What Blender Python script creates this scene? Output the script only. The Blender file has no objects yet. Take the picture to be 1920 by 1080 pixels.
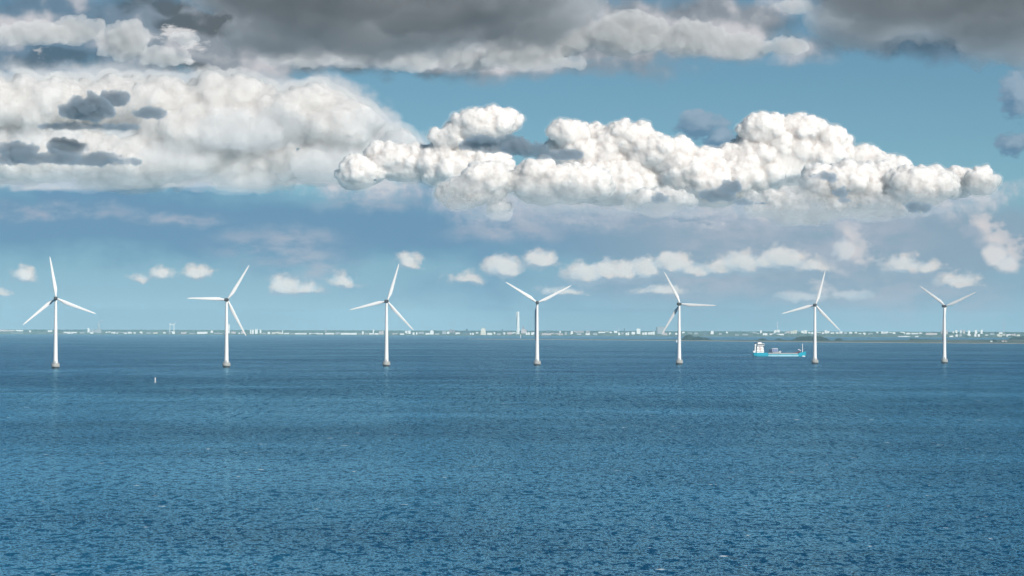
import bpy, bmesh, math, random
from mathutils import Vector, Matrix
random.seed(7)
sc = bpy.context.scene
R = math.radians

# ---------------------------------------------------------------- camera
FPX, CAMH, Y0, ROLL = 6300.0, 36.0, 619.0, 0.0024
cam = bpy.data.cameras.new('camera'); camo = bpy.data.objects.new('camera', cam)
sc.collection.objects.link(camo); sc.camera = camo
cam.sensor_width = 36; cam.lens = 36*FPX/1920; cam.clip_start = 1; cam.clip_end = 200000
camo.location = (0, 0, CAMH)
camo.rotation_euler = (R(90)+math.atan((Y0-540)/FPX), -ROLL, 0)

# ---------------------------------------------------------------- sky, sun, exposure
SUN_AZ, SUN_EL = 31.0, 30.0           # azimuth: degrees to the right of straight behind the camera
sund = Vector((math.sin(R(SUN_AZ))*math.cos(R(SUN_EL)), -math.cos(R(SUN_AZ))*math.cos(R(SUN_EL)), math.sin(R(SUN_EL))))
sl = bpy.data.lights.new('sun', 'SUN'); sl.energy = 5.0; sl.angle = R(0.5); sl.color = (1, .95, .875)
so = bpy.data.objects.new('sun', sl); sc.collection.objects.link(so)
so.rotation_euler = sund.to_track_quat('Z', 'Y').to_euler()
so.location = (0, 0, 500)
sc.view_settings.view_transform = 'Standard'; sc.view_settings.look = 'None'
sc.view_settings.exposure = 0; sc.view_settings.gamma = 1
sc.render.engine = 'CYCLES'
sc.cycles.use_adaptive_sampling = True; sc.cycles.adaptive_threshold = 0.03
sc.cycles.max_bounces = 4; sc.cycles.diffuse_bounces = 1; sc.cycles.glossy_bounces = 2
sc.cycles.volume_bounces = 0
sc.cycles.use_denoising = True
sc.cycles.caustics_reflective = False; sc.cycles.caustics_refractive = False

world = bpy.data.worlds.new('World'); sc.world = world; world.use_nodes = True
world.cycles.sampling_method = 'MANUAL'; world.cycles.sample_map_resolution = 256

class NT:
    """small helper for writing node trees as expressions"""
    def __init__(s, tree): s.t = tree; s.n = tree.nodes; s.l = tree.links
    def new(s, k): return s.n.new(k)
    def put(s, sock, v):
        if isinstance(v, bpy.types.NodeSocket): s.l.new(v, sock)
        elif isinstance(v, (int, float)):
            try: sock.default_value = v
            except TypeError: sock.default_value = (v, v, v)
        else:
            if len(sock.default_value) == 4 and len(v) == 3: v = (*v, 1)
            sock.default_value = v
    def m(s, op, a, b=0.0, c=None, clamp=False):
        n = s.new('ShaderNodeMath'); n.operation = op; n.use_clamp = clamp
        s.put(n.inputs[0], a); s.put(n.inputs[1], b)
        if c is not None: s.put(n.inputs[2], c)
        return n.outputs[0]
    def add(s, a, b): return s.m('ADD', a, b)
    def sub(s, a, b): return s.m('SUBTRACT', a, b)
    def mul(s, a, b): return s.m('MULTIPLY', a, b)
    def mad(s, a, b, c): return s.m('MULTIPLY_ADD', a, b, c)
    def v(s, op, a, b=(0, 0, 0), c=None):
        n = s.new('ShaderNodeVectorMath'); n.operation = op
        s.put(n.inputs[0], a); s.put(n.inputs[1], b)
        if c is not None: s.put(n.inputs[2], c)
        return n.outputs['Value'] if op in ('LENGTH', 'DOT_PRODUCT') else n.outputs[0]
    def vscale(s, a, f):
        n = s.new('ShaderNodeVectorMath'); n.operation = 'SCALE'
        s.put(n.inputs[0], a); s.put(n.inputs['Scale'], f); return n.outputs[0]
    def ss(s, x, lo, hi, a=0.0, b=1.0):
        n = s.new('ShaderNodeMapRange'); n.interpolation_type = 'SMOOTHSTEP'
        s.put(n.inputs[0], x)
        if lo > hi: lo, hi, a, b = hi, lo, b, a
        for i, q in ((1, lo), (2, hi), (3, a), (4, b)): s.put(n.inputs[i], q)
        return n.outputs[0]
    def lin(s, x, lo, hi, a=0.0, b=1.0):
        n = s.new('ShaderNodeMapRange'); s.put(n.inputs[0], x)
        for i, q in ((1, lo), (2, hi), (3, a), (4, b)): s.put(n.inputs[i], q)
        return n.outputs[0]
    def noise(s, p, scale, detail=4, rough=.5, lac=2, dist=0, out='Fac', dims='2D'):
        n = s.new('ShaderNodeTexNoise'); n.noise_dimensions = dims
        s.put(n.inputs['Vector'], p); n.inputs['Scale'].default_value = scale
        n.inputs['Detail'].default_value = detail; n.inputs['Roughness'].default_value = rough
        n.inputs['Lacunarity'].default_value = lac; n.inputs['Distortion'].default_value = dist
        return n.outputs[out]
    def voro(s, p, scale, detail=2, rough=.5, lac=2.1, smooth=.15):
        n = s.new('ShaderNodeTexVoronoi'); n.voronoi_dimensions = '2D'
        n.feature = 'SMOOTH_F1' if smooth else 'F1'
        s.put(n.inputs['Vector'], p); n.inputs['Scale'].default_value = scale
        n.inputs['Detail'].default_value = detail; n.inputs['Roughness'].default_value = rough
        n.inputs['Lacunarity'].default_value = lac
        if smooth: n.inputs['Smoothness'].default_value = smooth
        return n.outputs['Distance']
    def mix(s, f, a, b, blend='MIX'):
        n = s.new('ShaderNodeMix'); n.data_type = 'RGBA'; n.blend_type = blend
        s.put(n.inputs[0], f); s.put(n.inputs[6], a); s.put(n.inputs[7], b); return n.outputs[2]
    def xyz(s, a):
        n = s.new('ShaderNodeSeparateXYZ'); s.put(n.inputs[0], a); return n.outputs
    def comb(s, x, y, z=0.0):
        n = s.new('ShaderNodeCombineXYZ')
        for i, q in enumerate((x, y, z)): s.put(n.inputs[i], q)
        return n.outputs[0]

def lc(r, g, b):      # sRGB 0-255 to linear
    f = lambda c: (c/255/12.92) if c <= 10.3 else ((c/255+.055)/1.055)**2.4
    return (f(r), f(g), f(b))

K = 100/FPX           # one sky unit is this many radians of arc (0.91 degrees)
def cu(x): return math.atan((x-960)/FPX)/K           # picture column -> azimuth in sky units
def cv(y): return math.atan((Y0-y)/FPX)/K            # picture row -> elevation in sky units

def build_sky():
    g = NT(world.node_tree); g.n.clear()
    out = g.new('ShaderNodeOutputWorld'); bg = g.new('ShaderNodeBackground')
    bg.inputs[1].default_value = 0.1
    g.l.new(bg.outputs[0], out.inputs[0])
    tc = g.new('ShaderNodeTexCoord'); D = tc.outputs['Generated']
    x, y, z = g.xyz(D)
    az = g.m('ARCTAN2', x, y)
    el = g.m('ARCTAN2', z, g.m('SQRT', g.add(g.mul(x, x), g.mul(y, y))))
    u = g.mul(az, 1/K); v = g.mul(el, 1/K)
    P = g.comb(u, v)
    # clear air: Nishita sky, its own light
    sky = g.new('ShaderNodeTexSky'); sky.sky_type = 'NISHITA'; sky.sun_disc = False
    sky.sun_elevation = R(SUN_EL)
    sky.sun_rotation = math.atan2(sund.x, sund.y)
    sky.altitude = 0; sky.air_density = 1.0; sky.dust_density = 0.6; sky.ozone_density = 2.0
    zz = g.mad(g.m('MAXIMUM', z, 0.0), 2.6, 0.02)
    g.put(sky.inputs[0], g.v('NORMALIZE', g.comb(x, y, zz)))
    clear = g.mix(1.0, sky.outputs[0], SKY_TINT, 'MULTIPLY')

    # domain warps shared by the cloud layers
    wc = g.noise(P, 1.1, 6, .55, out='Color')
    W1 = g.v('ADD', P, g.vscale(g.v('SUBTRACT', wc, (.5, .5, .5)), .55))       # rough outline
    wf = g.noise(P, 2.6, 5, .52, out='Color')
    W2 = g.v('ADD', P, g.vscale(g.v('SUBTRACT', wf, (.5, .5, .5)), .22))       # crisp outline
    ws = g.noise(P, 1.3, 1.6, .5, out='Color')
    W0 = g.v('ADD', P, g.vscale(g.v('SUBTRACT', ws, (.5, .5, .5)), .45))       # smooth, for light and shade
    n1 = g.noise(P, .9, 7, .58); n2 = g.noise(g.v('MULTIPLY', P, (.6, 1.5, 1)), 2.0, 7, .6)
    ns = g.noise(P, 1.0, 1.5, .45); n5 = g.noise(g.v('MULTIPLY', P, (.75, 1.5, 1)), 4.5, 6, .6)
    n3 = g.noise(g.v('MULTIPLY', P, (.45, 1.3, 1)), .8, 6, .55)

    def blobs(p, lst, flat=0):
        acc = None
        for (cx, cy, rx, ry) in lst:
            rx /= 100; ry /= 100; r = min(rx, ry)
            q = g.v('MULTIPLY_ADD', p, (1/rx, 1/ry, 0), (-cu(cx)/rx, -cv(cy)/ry, 0))
            if flat: q = g.v('MAXIMUM', q, g.v('MULTIPLY', q, (-1, -flat, 0)))
            f = g.mad(g.v('LENGTH', q), -r, r)
            acc = f if acc is None else g.m('MAXIMUM', acc, f)
        return acc
    def softblobs(p, lst):      # weights 0..1 with wide soft falloff, summed as max
        acc = None
        for (cx, cy, rx, ry) in lst:
            rx /= 100; ry /= 100
            q = g.v('MULTIPLY_ADD', p, (1/rx, 1/ry, 0), (-cu(cx)/rx, -cv(cy)/ry, 0))
            f = g.ss(g.v('LENGTH', q), 1.15, .15)
            acc = f if acc is None else g.m('MAXIMUM', acc, f)
        return acc
    def puff(p, sc_, warp=.16, det=2.6, rough=.52):
        w = g.noise(p, sc_*.9, 3, .5, out='Color')
        q = g.v('ADD', p, g.vscale(g.v('SUBTRACT', w, (.5, .5, .5)), warp))
        return g.m('SUBTRACT', 1.0, g.voro(q, sc_, det, rough, 2.2, .22))

    S = 10.0                      # background strength is 0.1
    def C(r, gg, b, k=1.0): c = lc(r, gg, b); return tuple(q*S*k for q in c)
    col = clear
    # pale murk low over the horizon
    low = g.ss(v, 3.4, .2); col = g.mix(g.mul(low, .85), col, g.mix(g.ss(v, 1.6, 0), C(110, 155, 190), C(150, 182, 205)))

    # ---- far grey-blue stratus below and behind the heaped clouds
    st = blobs(W1, [(300, 420, 620, 62), (700, 430, 330, 60), (1200, 440, 420, 70), (1600, 450, 420, 85), (1500, 530, 480, 45)])
    m = g.mul(g.ss(g.add(st, g.mul(g.sub(n3, .5), .9)), -.45, .3), .93)
    greyr = g.ss(u, -1, 4)
    m = g.m('MAXIMUM', m, g.mul(softblobs(W1, [(1450, 470, 420, 70), (1250, 420, 330, 60), (1700, 520, 330, 60)]), .8))
    col = g.mix(m, col, g.mix(greyr, C(98, 139, 173), C(140, 160, 179)))
    wisp = softblobs(W1, [(1480, 470, 240, 30), (950, 430, 140, 30), (100, 400, 200, 20), (700, 380, 130, 24), (330, 410, 120, 16), (520, 460, 160, 40), (1120, 400, 260, 40), (1380, 430, 200, 60), (1620, 440, 160, 70), (1700, 560, 260, 60), (1300, 530, 300, 40), (560, 500, 130, 40)])
    col = g.mix(g.mul(g.mul(wisp, g.ss(n2, .25, .7)), .85), col, C(172, 178, 192))

    # ---- small low clouds near the horizon
    sm = [(46, 523, 24, 20), (300, 520, 22, 18), (268, 526, 16, 9), (370, 518, 28, 17), (535, 546, 32, 26), (570, 546, 40, 16), (640, 534, 32, 18), (4, 554, 10, 9),
          (940, 508, 38, 32), (1012, 494, 34, 24), (1100, 522, 46, 30), (1135, 514, 30, 26), (1170, 516, 30, 26), (1210, 512, 34, 28), (1262, 500, 40, 28),
          (1300, 512, 44, 18), (1350, 508, 34, 24), (1392, 504, 44, 32), (1440, 496, 30, 22), (1470, 496, 44, 34), (1525, 502, 46, 18), (1690, 504, 40, 28), (1735, 504, 34, 16), (1796, 530, 40, 20), (765, 496, 24, 22), (880, 527, 36, 12), (1240, 545, 50, 14), (1060, 548, 40, 12)]
    bl = blobs(W2, sm, 2.4); h0 = g.add(bl, g.add(g.mul(puff(P, 3.0), .12), g.mul(g.sub(n5, .5), .22)))
    m = g.mul(g.ss(h0, -.06, .13), .9)
    of = (.06, .12, 0)
    Ps = g.v('ADD', W2, of)
    bl2 = blobs(Ps, sm, 2.4)
    lit = g.ss(g.add(g.sub(bl, bl2), g.mul(g.sub(n2, .5), .25)), -.06, .12)
    col = g.mix(m, col, g.mix(lit, C(156, 175, 192), C(232, 223, 216)))
    # pinkish towers at the right
    rt = [(1588, 436, 28, 22), (1584, 474, 48, 34), (1612, 492, 24, 16), (1575, 505, 26, 14), (1840, 424, 34, 26), (1862, 452, 40, 26), (1895, 470, 20, 26), (1500, 556, 60, 13), (1590, 554, 50, 12), (1540, 540, 22, 14)]
    bl = blobs(W2, rt); bl2 = blobs(g.v('ADD', W2, (.14, .08, 0)), rt)
    m = g.mul(g.ss(g.add(bl, g.add(g.mul(puff(P, 2.6), .12), g.mul(g.sub(n5, .5), .45))), -.04, .14), g.lin(g.ss(bl, 0, .25), 0, 1, .55, .88))
    col = g.mix(m, col, g.mix(g.ss(g.add(g.sub(bl, bl2), g.mul(g.sub(n1, .5), .3)), -.08, .12), C(165, 175, 190), C(221, 213, 212)))
    rb = [(1866, 478, 26, 18), (1890, 494, 28, 18)]
    m = g.ss(g.add(blobs(W2, rb), g.mul(g.sub(n2, .5), .2)), -.04, .1)
    col = g.mix(m, col, C(222, 218, 218))

    # ---- the great pale bank on the left, flat-bottomed
    B = [(400, 245, 200, 70), (60, 190, 170, 90), (250, 190, 200, 90), (420, 170, 150, 70), (560, 220, 170, 85), (660, 260, 110, 75), (80, 310, 200, 70), (300, 310, 230, 75), (480, 290, 150, 75), (740, 280, 60, 48), (620, 320, 90, 45)]
    bl = blobs(W1, B)
    flat = g.mul(g.sub(g.mad(g.sub(P_v(g, W2), v), .3, v), g.add(cv(357), g.mul(g.sub(u, cu(300)), .03))), 3.0)
    f = g.m('MINIMUM', g.add(bl, g.mul(g.sub(n1, .5), .5)), flat)
    m = g.ss(f, -.02, .20)
    hb = g.noise(P, 1.5, 5, .52); hb2 = g.noise(g.v('ADD', P, (.07, .09, 0)), 1.5, 5, .52)
    lit = g.add(g.mul(g.sub(hb, hb2), 1.5), g.mul(g.sub(ns, .40), 1.3))
    sh = softblobs(W0, [(470, 245, 150, 60), (620, 330, 120, 50), (430, 350, 130, 22), (60, 345, 200, 30), (700, 270, 100, 60), (350, 335, 160, 20)])
    lit = g.ss(g.sub(lit, g.mul(sh, .42)), -.48, .30)
    edge = g.ss(f, .0, .5, .55, 1.0)
    bc = g.mix(lit, C(178, 188, 202), C(224, 222, 222))
    col = g.mix(g.mul(m, .75), col, bc)

    # ---- the bright heaped cumulus
    def cumulus(lst, offs, lo, hi, dark, mid, bright, base_fade, amp=.16, shade=None, fine=.7):
        def H(p, w):
            return g.add(blobs(w, lst), g.mul(puff(p, 1.9, .18, 3.0, .5), amp))
        h = g.add(H(P, W2), g.mul(g.sub(n5, .5), .05))
        h0_ = H(P, W0)
        p2 = g.v('ADD', P, (offs, offs*.8, 0)); w2 = g.v('ADD', W0, (offs, offs*.8, 0))
        hs = H(p2, w2)
        pa = puff(P, 4.0, .12, 2.0, .42); pb = puff(g.v('ADD', P, (.035, .045, 0)), 4.0, .12, 2.0, .42)
        d = g.add(g.mul(g.m('MAXIMUM', g.sub(h0_, hs), -.1), 1.3), g.mul(g.sub(pa, pb), fine))
        d = g.add(d, g.mul(g.sub(ns, .5), .7))
        if shade: d = g.sub(d, g.mul(softblobs(W0, shade), .34))
        m = g.ss(h, lo, hi)
        if base_fade is not None:
            yv, soft, slope = base_fade
            wv = g.add(P_v(g, W1), g.mul(g.sub(n2, .5), .9))
            m = g.mul(m, g.ss(g.sub(wv, g.mul(u, slope)), cv(yv)-soft*.5, cv(yv)+soft*.5))
        a = g.ss(d, -.42, -.06); b = g.ss(d, -.14, .18)
        c = g.mix(b, g.mix(a, dark, mid), bright)
        return m, c, h
    C2 = [(700, 350, 120, 20), (905, 388, 90, 40), (1080, 382, 160, 46), (1300, 382, 150, 46), (1500, 392, 170, 44), (1700, 382, 140, 38), (1810, 362, 90, 26)]
    m, c, h = cumulus(C2, .12, -.08, .22, C(150, 170, 190), C(184, 190, 203), C(212, 209, 213), (420, 1.2, 0), .2, None, .3)
    col = g.mix(g.mul(m, .88), col, c)

    # ---- dark drifting fragments in front
    E = [(160, 236, 130, 13), (170, 205, 52, 36), (215, 185, 28, 22), (275, 210, 46, 12), (440, 233, 75, 3), (100, 296, 130, 22), (30, 285, 50, 24), (120, 276, 54, 22), (225, 300, 46, 12),
         (1310, 235, 50, 26), (1350, 258, 26, 24), (1898, 270, 32, 22), (1905, 180, 30, 50), (8, 150, 20, 16), (1230, 411, 60, 3)]
    bl = blobs(W2, E)
    m = g.mul(g.ss(g.add(bl, g.add(g.mul(g.sub(n2, .5), .25), g.mul(g.sub(n5, .5), .28))), -.05, .07), .93)
    ev = g.ss(g.add(g.sub(bl, blobs(g.v('ADD', W2, (.05, .14, 0)), E)), g.add(g.mul(g.sub(ns, .5), .4), g.mul(g.sub(n5, .5), .25))), -.1, .22)
    col = g.mix(m, col, g.mix(ev, C(96, 130, 158), C(150, 170, 188)))

    # ---- heavy stratocumulus across the top of the view and on overhead
    F = [(80, 60, 170, 76), (300, 70, 240, 70), (470, 90, 200, 58), (640, 50, 320, 90), (900, 70, 260, 80), (830, 130, 130, 30), (1130, 60, 250, 68), (1330, 50, 180, 62), (1500, 85, 70, 30), (1740, 46, 210, 66), (1890, 60, 120, 50), (1480, 10, 50, 16), (60, 150, 0.1, 0.1), (1100, 120, 160, 20)]
    bl = blobs(W1, F)
    top = g.mul(g.sub(v, 6.9), 1.0)
    n4 = g.noise(g.v('MULTIPLY', P, (.8, 1.25, 1)), 1.5, 4, .45); nf = g.noise(P, .9, 4, .46)
    over = g.add(g.mul(g.sub(g.noise(g.v('MULTIPLY', P, (.1, .16, 1)), 1.0, 6, .55), .63), 3.0), g.m('MINIMUM', g.sub(v, 8.0), 0))
    fld = g.m('MAXIMUM', bl, over)
    m = g.ss(g.add(fld, g.add(g.mul(g.sub(n4, .5), .3), g.mul(g.sub(n1, .5), .4))), -.12, .24)
    m = g.mul(m, .97)
    light = softblobs(W0, [(245, 80, 80, 46), (60, 60, 130, 40), (560, 105, 130, 28), (880, 118, 200, 34), (1060, 60, 110, 60), (1200, 60, 130, 60), (1340, 80, 150, 50), (1500, 85, 80, 40), (900, 95, 120, 18), (1480, 8, 80, 22), (330, 100, 40, 40)])
    dark = softblobs(W0, [(640, 28, 330, 44), (430, 45, 180, 34), (850, 45, 260, 46), (960, 30, 120, 60), (1780, 50, 300, 90), (1600, 60, 110, 60), (280, 10, 110, 24), (100, 118, 140, 24), (760, 140, 200, 18), (330, 125, 90, 20)])
    ra = g.noise(g.v('ADD', P, (.1, .14, 0)), .9, 4, .46)
    t = g.add(g.mad(light, .40, .45), g.mul(dark, -.62))
    t = g.add(t, g.mul(g.sub(nf, ra), 1.6)); t = g.add(t, g.mul(g.sub(n4, .5), .7))
    blue = g.m('MAXIMUM', g.ss(u, 5.0, 6.6), g.ss(u, -5.5, -8.5))
    dk = g.mix(blue, C(92, 97, 102), C(80, 103, 122)); md = g.mix(blue, C(140, 147, 156), C(104, 130, 152))
    fc = g.mix(g.ss(t, .42, .95), g.mix(g.ss(t, .02, .45), dk, md), C(205, 203, 207))
    col = g.mix(m, col, fc)
    # a crisp white scrap under the grey, upper left
    k = blobs(W2, [(325, 66, 34, 12), (362, 88, 22, 10), (352, 122, 12, 7), (72, 104, 12, 9)])
    col = g.mix(g.mul(g.ss(g.add(k, g.mul(g.sub(n5, .5), .5)), -.04, .10), .8), col, C(226, 224, 224))
    g.put(bg.inputs[0], col)

def P_v(g, p): return g.xyz(p)[1]
SKY_TINT = (.60, .81, .78)
build_sky()

# ---------------------------------------------------------------- object helpers
COL = sc.collection
def link(o): COL.objects.link(o); return o
def tag(o, label=None, cat=None, group=None, kind=None):
    if label: o['label'] = label
    if cat: o['category'] = cat
    if group: o['group'] = group
    if kind: o['kind'] = kind
    return o
def empty(name, loc, rz=0):
    o = bpy.data.objects.new(name, None); o.location = loc; o.rotation_euler = (0, 0, rz)
    o.empty_display_size = 2; return link(o)
def obj(name, bm, mat, parent=None, smooth=False):
    me = bpy.data.meshes.new(name); bm.normal_update()
    if smooth:
        for f in bm.faces: f.smooth = True
    bm.to_mesh(me); bm.free()
    for mm in (mat if isinstance(mat, (list, tuple)) else [mat]): me.materials.append(mm)
    o = bpy.data.objects.new(name, me); link(o)
    if parent: o.parent = parent
    return o
def copy_tree(o, parent=None):
    c = o.copy(); COL.objects.link(c)
    if parent: c.parent = parent
    for ch in list(o.children): copy_tree(ch, c)
    return c
def box(bm, x0, x1, y0, y1, z0, z1, mi=0, taper=None):
    vs = [bm.verts.new(p) for p in ((x0, y0, z0), (x1, y0, z0), (x1, y1, z0), (x0, y1, z0), (x0, y0, z1), (x1, y0, z1), (x1, y1, z1), (x0, y1, z1))]
    for f in ((0, 3, 2, 1), (4, 5, 6, 7), (0, 1, 5, 4), (1, 2, 6, 5), (2, 3, 7, 6), (3, 0, 4, 7)):
        bm.faces.new([vs[i] for i in f]).material_index = mi
    return vs
def lathe(bm, prof, n=32, cx=0, cy=0, mi=0, cap=True):
    rings = []
    for r, z in prof:
        rings.append([bm.verts.new((cx+r*math.cos(2*math.pi*k/n), cy+r*math.sin(2*math.pi*k/n), z)) for k in range(n)])
    for a, b in zip(rings, rings[1:]):
        for k in range(n): bm.faces.new((a[k], a[(k+1) % n], b[(k+1) % n], b[k])).material_index = mi
    if cap:
        bm.faces.new(rings[0][::-1]).material_index = mi; bm.faces.new(rings[-1]).material_index = mi
def tube(bm, a, b, r0, r1=None, n=8, mi=0):
    a = Vector(a); b = Vector(b); r1 = r0 if r1 is None else r1
    q = (b-a).to_track_quat('Z', 'Y'); L = (b-a).length
    A = []; B = []
    for k in range(n):
        t = 2*math.pi*k/n; c = Vector((math.cos(t), math.sin(t), 0))
        A.append(bm.verts.new(a+q @ (c*r0))); B.append(bm.verts.new(b+q @ (c*r1)))
    for k in range(n): bm.faces.new((A[k], A[(k+1) % n], B[(k+1) % n], B[k])).material_index = mi
    bm.faces.new(A[::-1]).material_index = mi; bm.faces.new(B).material_index = mi
def loft(bm, rings, mi=0, cap=True):
    R_ = [[bm.verts.new(p) for p in r] for r in rings]; n = len(R_[0])
    for a, b in zip(R_, R_[1:]):
        for k in range(n): bm.faces.new((a[k], a[(k+1) % n], b[(k+1) % n], b[k])).material_index = mi
    if cap: bm.faces.new(R_[0][::-1]).material_index = mi; bm.faces.new(R_[-1]).material_index = mi

def level(x): return Y0+(x-960)*ROLL
def sea_dist(x, y): return CAMH*FPX/(y-level(x))         # distance of a point of the sea seen there
def at(x, y, D): return Vector(((x-960)/FPX*D, D, CAMH-(y-level(x))*D/FPX))

# ---------------------------------------------------------------- materials
def mat(name): m = bpy.data.materials.new(name); m.use_nodes = True; return m
def paint(name, rgb, rough=.5, var=.08, scale=.3, spec=.3, streak=1.0):
    m = mat(name); g = NT(m.node_tree); b = g.n['Principled BSDF']
    tc = g.new('ShaderNodeTexCoord')
    n = g.noise(g.v('MULTIPLY', tc.outputs['Object'], (1, 1, streak)), scale, 5, .6, dims='3D')
    c = g.mix(g.lin(n, .3, .7), tuple(q*(1-var) for q in rgb), tuple(min(1, q*(1+var)) for q in rgb))
    g.put(b.inputs['Base Color'], c); b.inputs['Roughness'].default_value = rough
    b.inputs['Specular IOR Level'].default_value = spec
    return m
M = dict(
    white=paint('white_paint', (.80, .80, .79), .4, .04, .25, .3, .2),
    grey=paint('nacelle_shade_grey', (.06, .065, .07), .5, .15, .8),  # the nacelle's shade painted in as an even dark grey
    nose=paint('hub_grey', (.30, .31, .32), .45, .1, .8),
    concrete=paint('concrete', (.38, .385, .37), .8, .12, .5, .2),
    wet=paint('wet_concrete', (.04, .05, .05), .35, .3, .6),
    steel=paint('galvanised', (.45, .46, .47), .5, .1, 1),
    cyan=paint('cyan_hull', (.008, .32, .44), .4, .1, .2),
    hullblue=paint('pale_blue_boot', (.30, .55, .66), .5, .15, .2),
    shipwhite=paint('ship_white', (.88, .88, .87), .4, .04, .3),
    deck=paint('hatch_grey', (.24, .27, .27), .6, .2, .15),
    maroon=paint('oxide_red', (.13, .03, .04), .6, .2, .4),
    navy=paint('navy_cargo', (.03, .05, .10), .5, .2, .3),
    lilac=paint('cargo_blue', (.15, .20, .38), .5, .2, .3),
    orange=paint('orange_gear', (.5, .15, .08), .5, .1, .5),
    glass=paint('dark_glass', (.02, .03, .04), .1, .1, 1, .6),
    red=paint('red_paint', (.25, .03, .03), .5, .1, .6),
)

# ---------------------------------------------------------------- sea
def sea_material():
    m = mat('sea_water'); g = NT(m.node_tree); b = g.n['Principled BSDF']
    geo = g.new('ShaderNodeNewGeometry'); P = geo.outputs['Position']
    x, y, z = g.xyz(P)
    big = g.noise(g.v('MULTIPLY', P, (.0019, .0030, 1)), 1, 4, .55)
    big2 = g.noise(g.v('MULTIPLY', P, (.009, .010, 1)), 1, 4, .6)
    gust = g.add(g.mul(big, .6), g.mul(big2, .4))
    # wave slopes (not heights), so that far waves keep their steepness: swell, chop and fine ripples
    def slopes(sx, sy, det, ro, off):
        c = g.noise(g.v('MULTIPLY_ADD', P, (sx, sy, 1), (off, off*.7, 0)), 1, det, ro, dist=.25, out='Color')
        return g.v('SUBTRACT', c, (.5, .5, .5))
    sA = slopes(.055, .026, 4, .62, 0.0); sB = slopes(.42, .16, 4, .66, 7.3); sC = slopes(1.5, .6, 3, .6, 3.1)
    sD = slopes(.4, .02, 3, .6, 5.2)
    sl_ = g.v('ADD', g.vscale(sA, SEA['a']), g.v('ADD', g.vscale(sB, SEA['b']), g.vscale(sC, SEA['c'])))
    sl_ = g.v('ADD', sl_, g.vscale(sD, g.ss(y, 700, 2200, 0.0, SEA['d'])))
    sl_ = g.vscale(sl_, g.lin(gust, .38, .62, 1.5, .56))
    sx_, sy_, sz_ = g.xyz(sl_)
    sea_n = g.v('NORMALIZE', g.comb(g.mul(sx_, .7), sy_, 1.0))
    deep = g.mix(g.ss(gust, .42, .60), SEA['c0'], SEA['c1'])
    # far out shade is painted into the water colour, a little more violet; near the camera shallower
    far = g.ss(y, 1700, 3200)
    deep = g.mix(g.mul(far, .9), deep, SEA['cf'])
    # whitecaps
    f1 = g.noise(g.v('MULTIPLY', P, (.16, .10, 1)), 1, 3, .6)
    f2 = g.noise(g.v('MULTIPLY', P, (.013, .012, 1)), 1, 2, .5)
    foam = g.ss(g.add(f1, g.mul(g.sub(f2, .5), .18)), .765, .80)
    foam = g.mul(foam, .9)
    g.n.remove(b)
    N = sea_n
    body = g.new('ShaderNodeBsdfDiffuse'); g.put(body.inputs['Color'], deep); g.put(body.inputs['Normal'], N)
    gl = g.new('ShaderNodeBsdfGlossy'); g.put(gl.inputs['Color'], SEA['tint']); gl.inputs['Roughness'].default_value = SEA['rough']; g.put(gl.inputs['Normal'], N)
    fr = g.new('ShaderNodeFresnel'); fr.inputs['IOR'].default_value = 1.333; g.put(fr.inputs['Normal'], N)
    mx = g.new('ShaderNodeMixShader'); g.put(mx.inputs[0], fr.outputs[0]); g.l.new(body.outputs[0], mx.inputs[1]); g.l.new(gl.outputs[0], mx.inputs[2])
    fo = g.new('ShaderNodeBsdfDiffuse'); g.put(fo.inputs['Color'], (.75, .8, .82))
    m2 = g.new('ShaderNodeMixShader'); g.put(m2.inputs[0], foam); g.l.new(mx.outputs[0], m2.inputs[1]); g.l.new(fo.outputs[0], m2.inputs[2])
    g.l.new(m2.outputs[0], g.n['Material Output'].inputs['Surface'])
    return m
SEA = dict(a=.26, b=1.35, c=.95, d=1.4, c0=(.001, .048, .112), c1=(.002, .09, .18), cf=(.002, .045, .135), rough=.17, tint=(.46, .83, 1))
bm = bmesh.new()
ys = [-6000, 0, 300, 450, 600, 900, 1400, 2200, 3500, 6000, 10000, 16000, 24500]
xs = [-26000, -8000, -2500, -800, -250, 0, 250, 800, 2500, 8000, 26000]
grid = [[bm.verts.new((x, y, 0)) for x in xs] for y in ys]
for a, b_ in zip(grid, grid[1:]):
    for k in range(len(xs)-1): bm.faces.new((a[k], a[k+1], b_[k+1], b_[k]))
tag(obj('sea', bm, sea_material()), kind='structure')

# ---------------------------------------------------------------- wind turbines
def airfoil(chord, thick, n=14):
    pts = []
    for k in range(n):
        t = 2*math.pi*k/n
        cx = math.cos(t); px = -.32*chord+chord*(1-cx)/2
        th = thick*.5*math.sin(t)*(1-.55*((1-cx)/2))*1.25
        pts.append((px, th))
    return pts
def blade_bm():
    bm = bmesh.new(); rings = []
    for r, c, t, tw, rnd in ((0, 1.7, 1.7, 0, 1), (1.6, 1.7, 1.65, 0, 1), (4, 2.2, 1.3, 6, .5), (7, 3.2, .95, 6, 0), (10, 3.2, .75, 5, 0), (16, 2.75, .5, 3, 0),
                          (23, 2.2, .32, 2, 0), (30, 1.65, .2, 1, 0), (35, 1.2, .12, 0, 0), (37.3, .55, .07, 0, 0), (38, .16, .03, 0, 0)):
        n = 14; ring = []
        af = airfoil(c, t, n)
        for k in range(n):
            a = 2*math.pi*k/n
            cx, cy = -c/2*math.cos(a), c/2*math.sin(a)
            px = af[k][0]*(1-rnd)+cx*rnd; py = af[k][1]*(1-rnd)+cy*rnd
            w = R(tw); qx = px*math.cos(w)-py*math.sin(w); qy = px*math.sin(w)+py*math.cos(w)
            ring.append((qx, qy, r+.9))
        rings.append(ring)
    loft(bm, rings); return bm
YAW = R(-14)                       # nacelle nose points away from us and a little to the right
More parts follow.
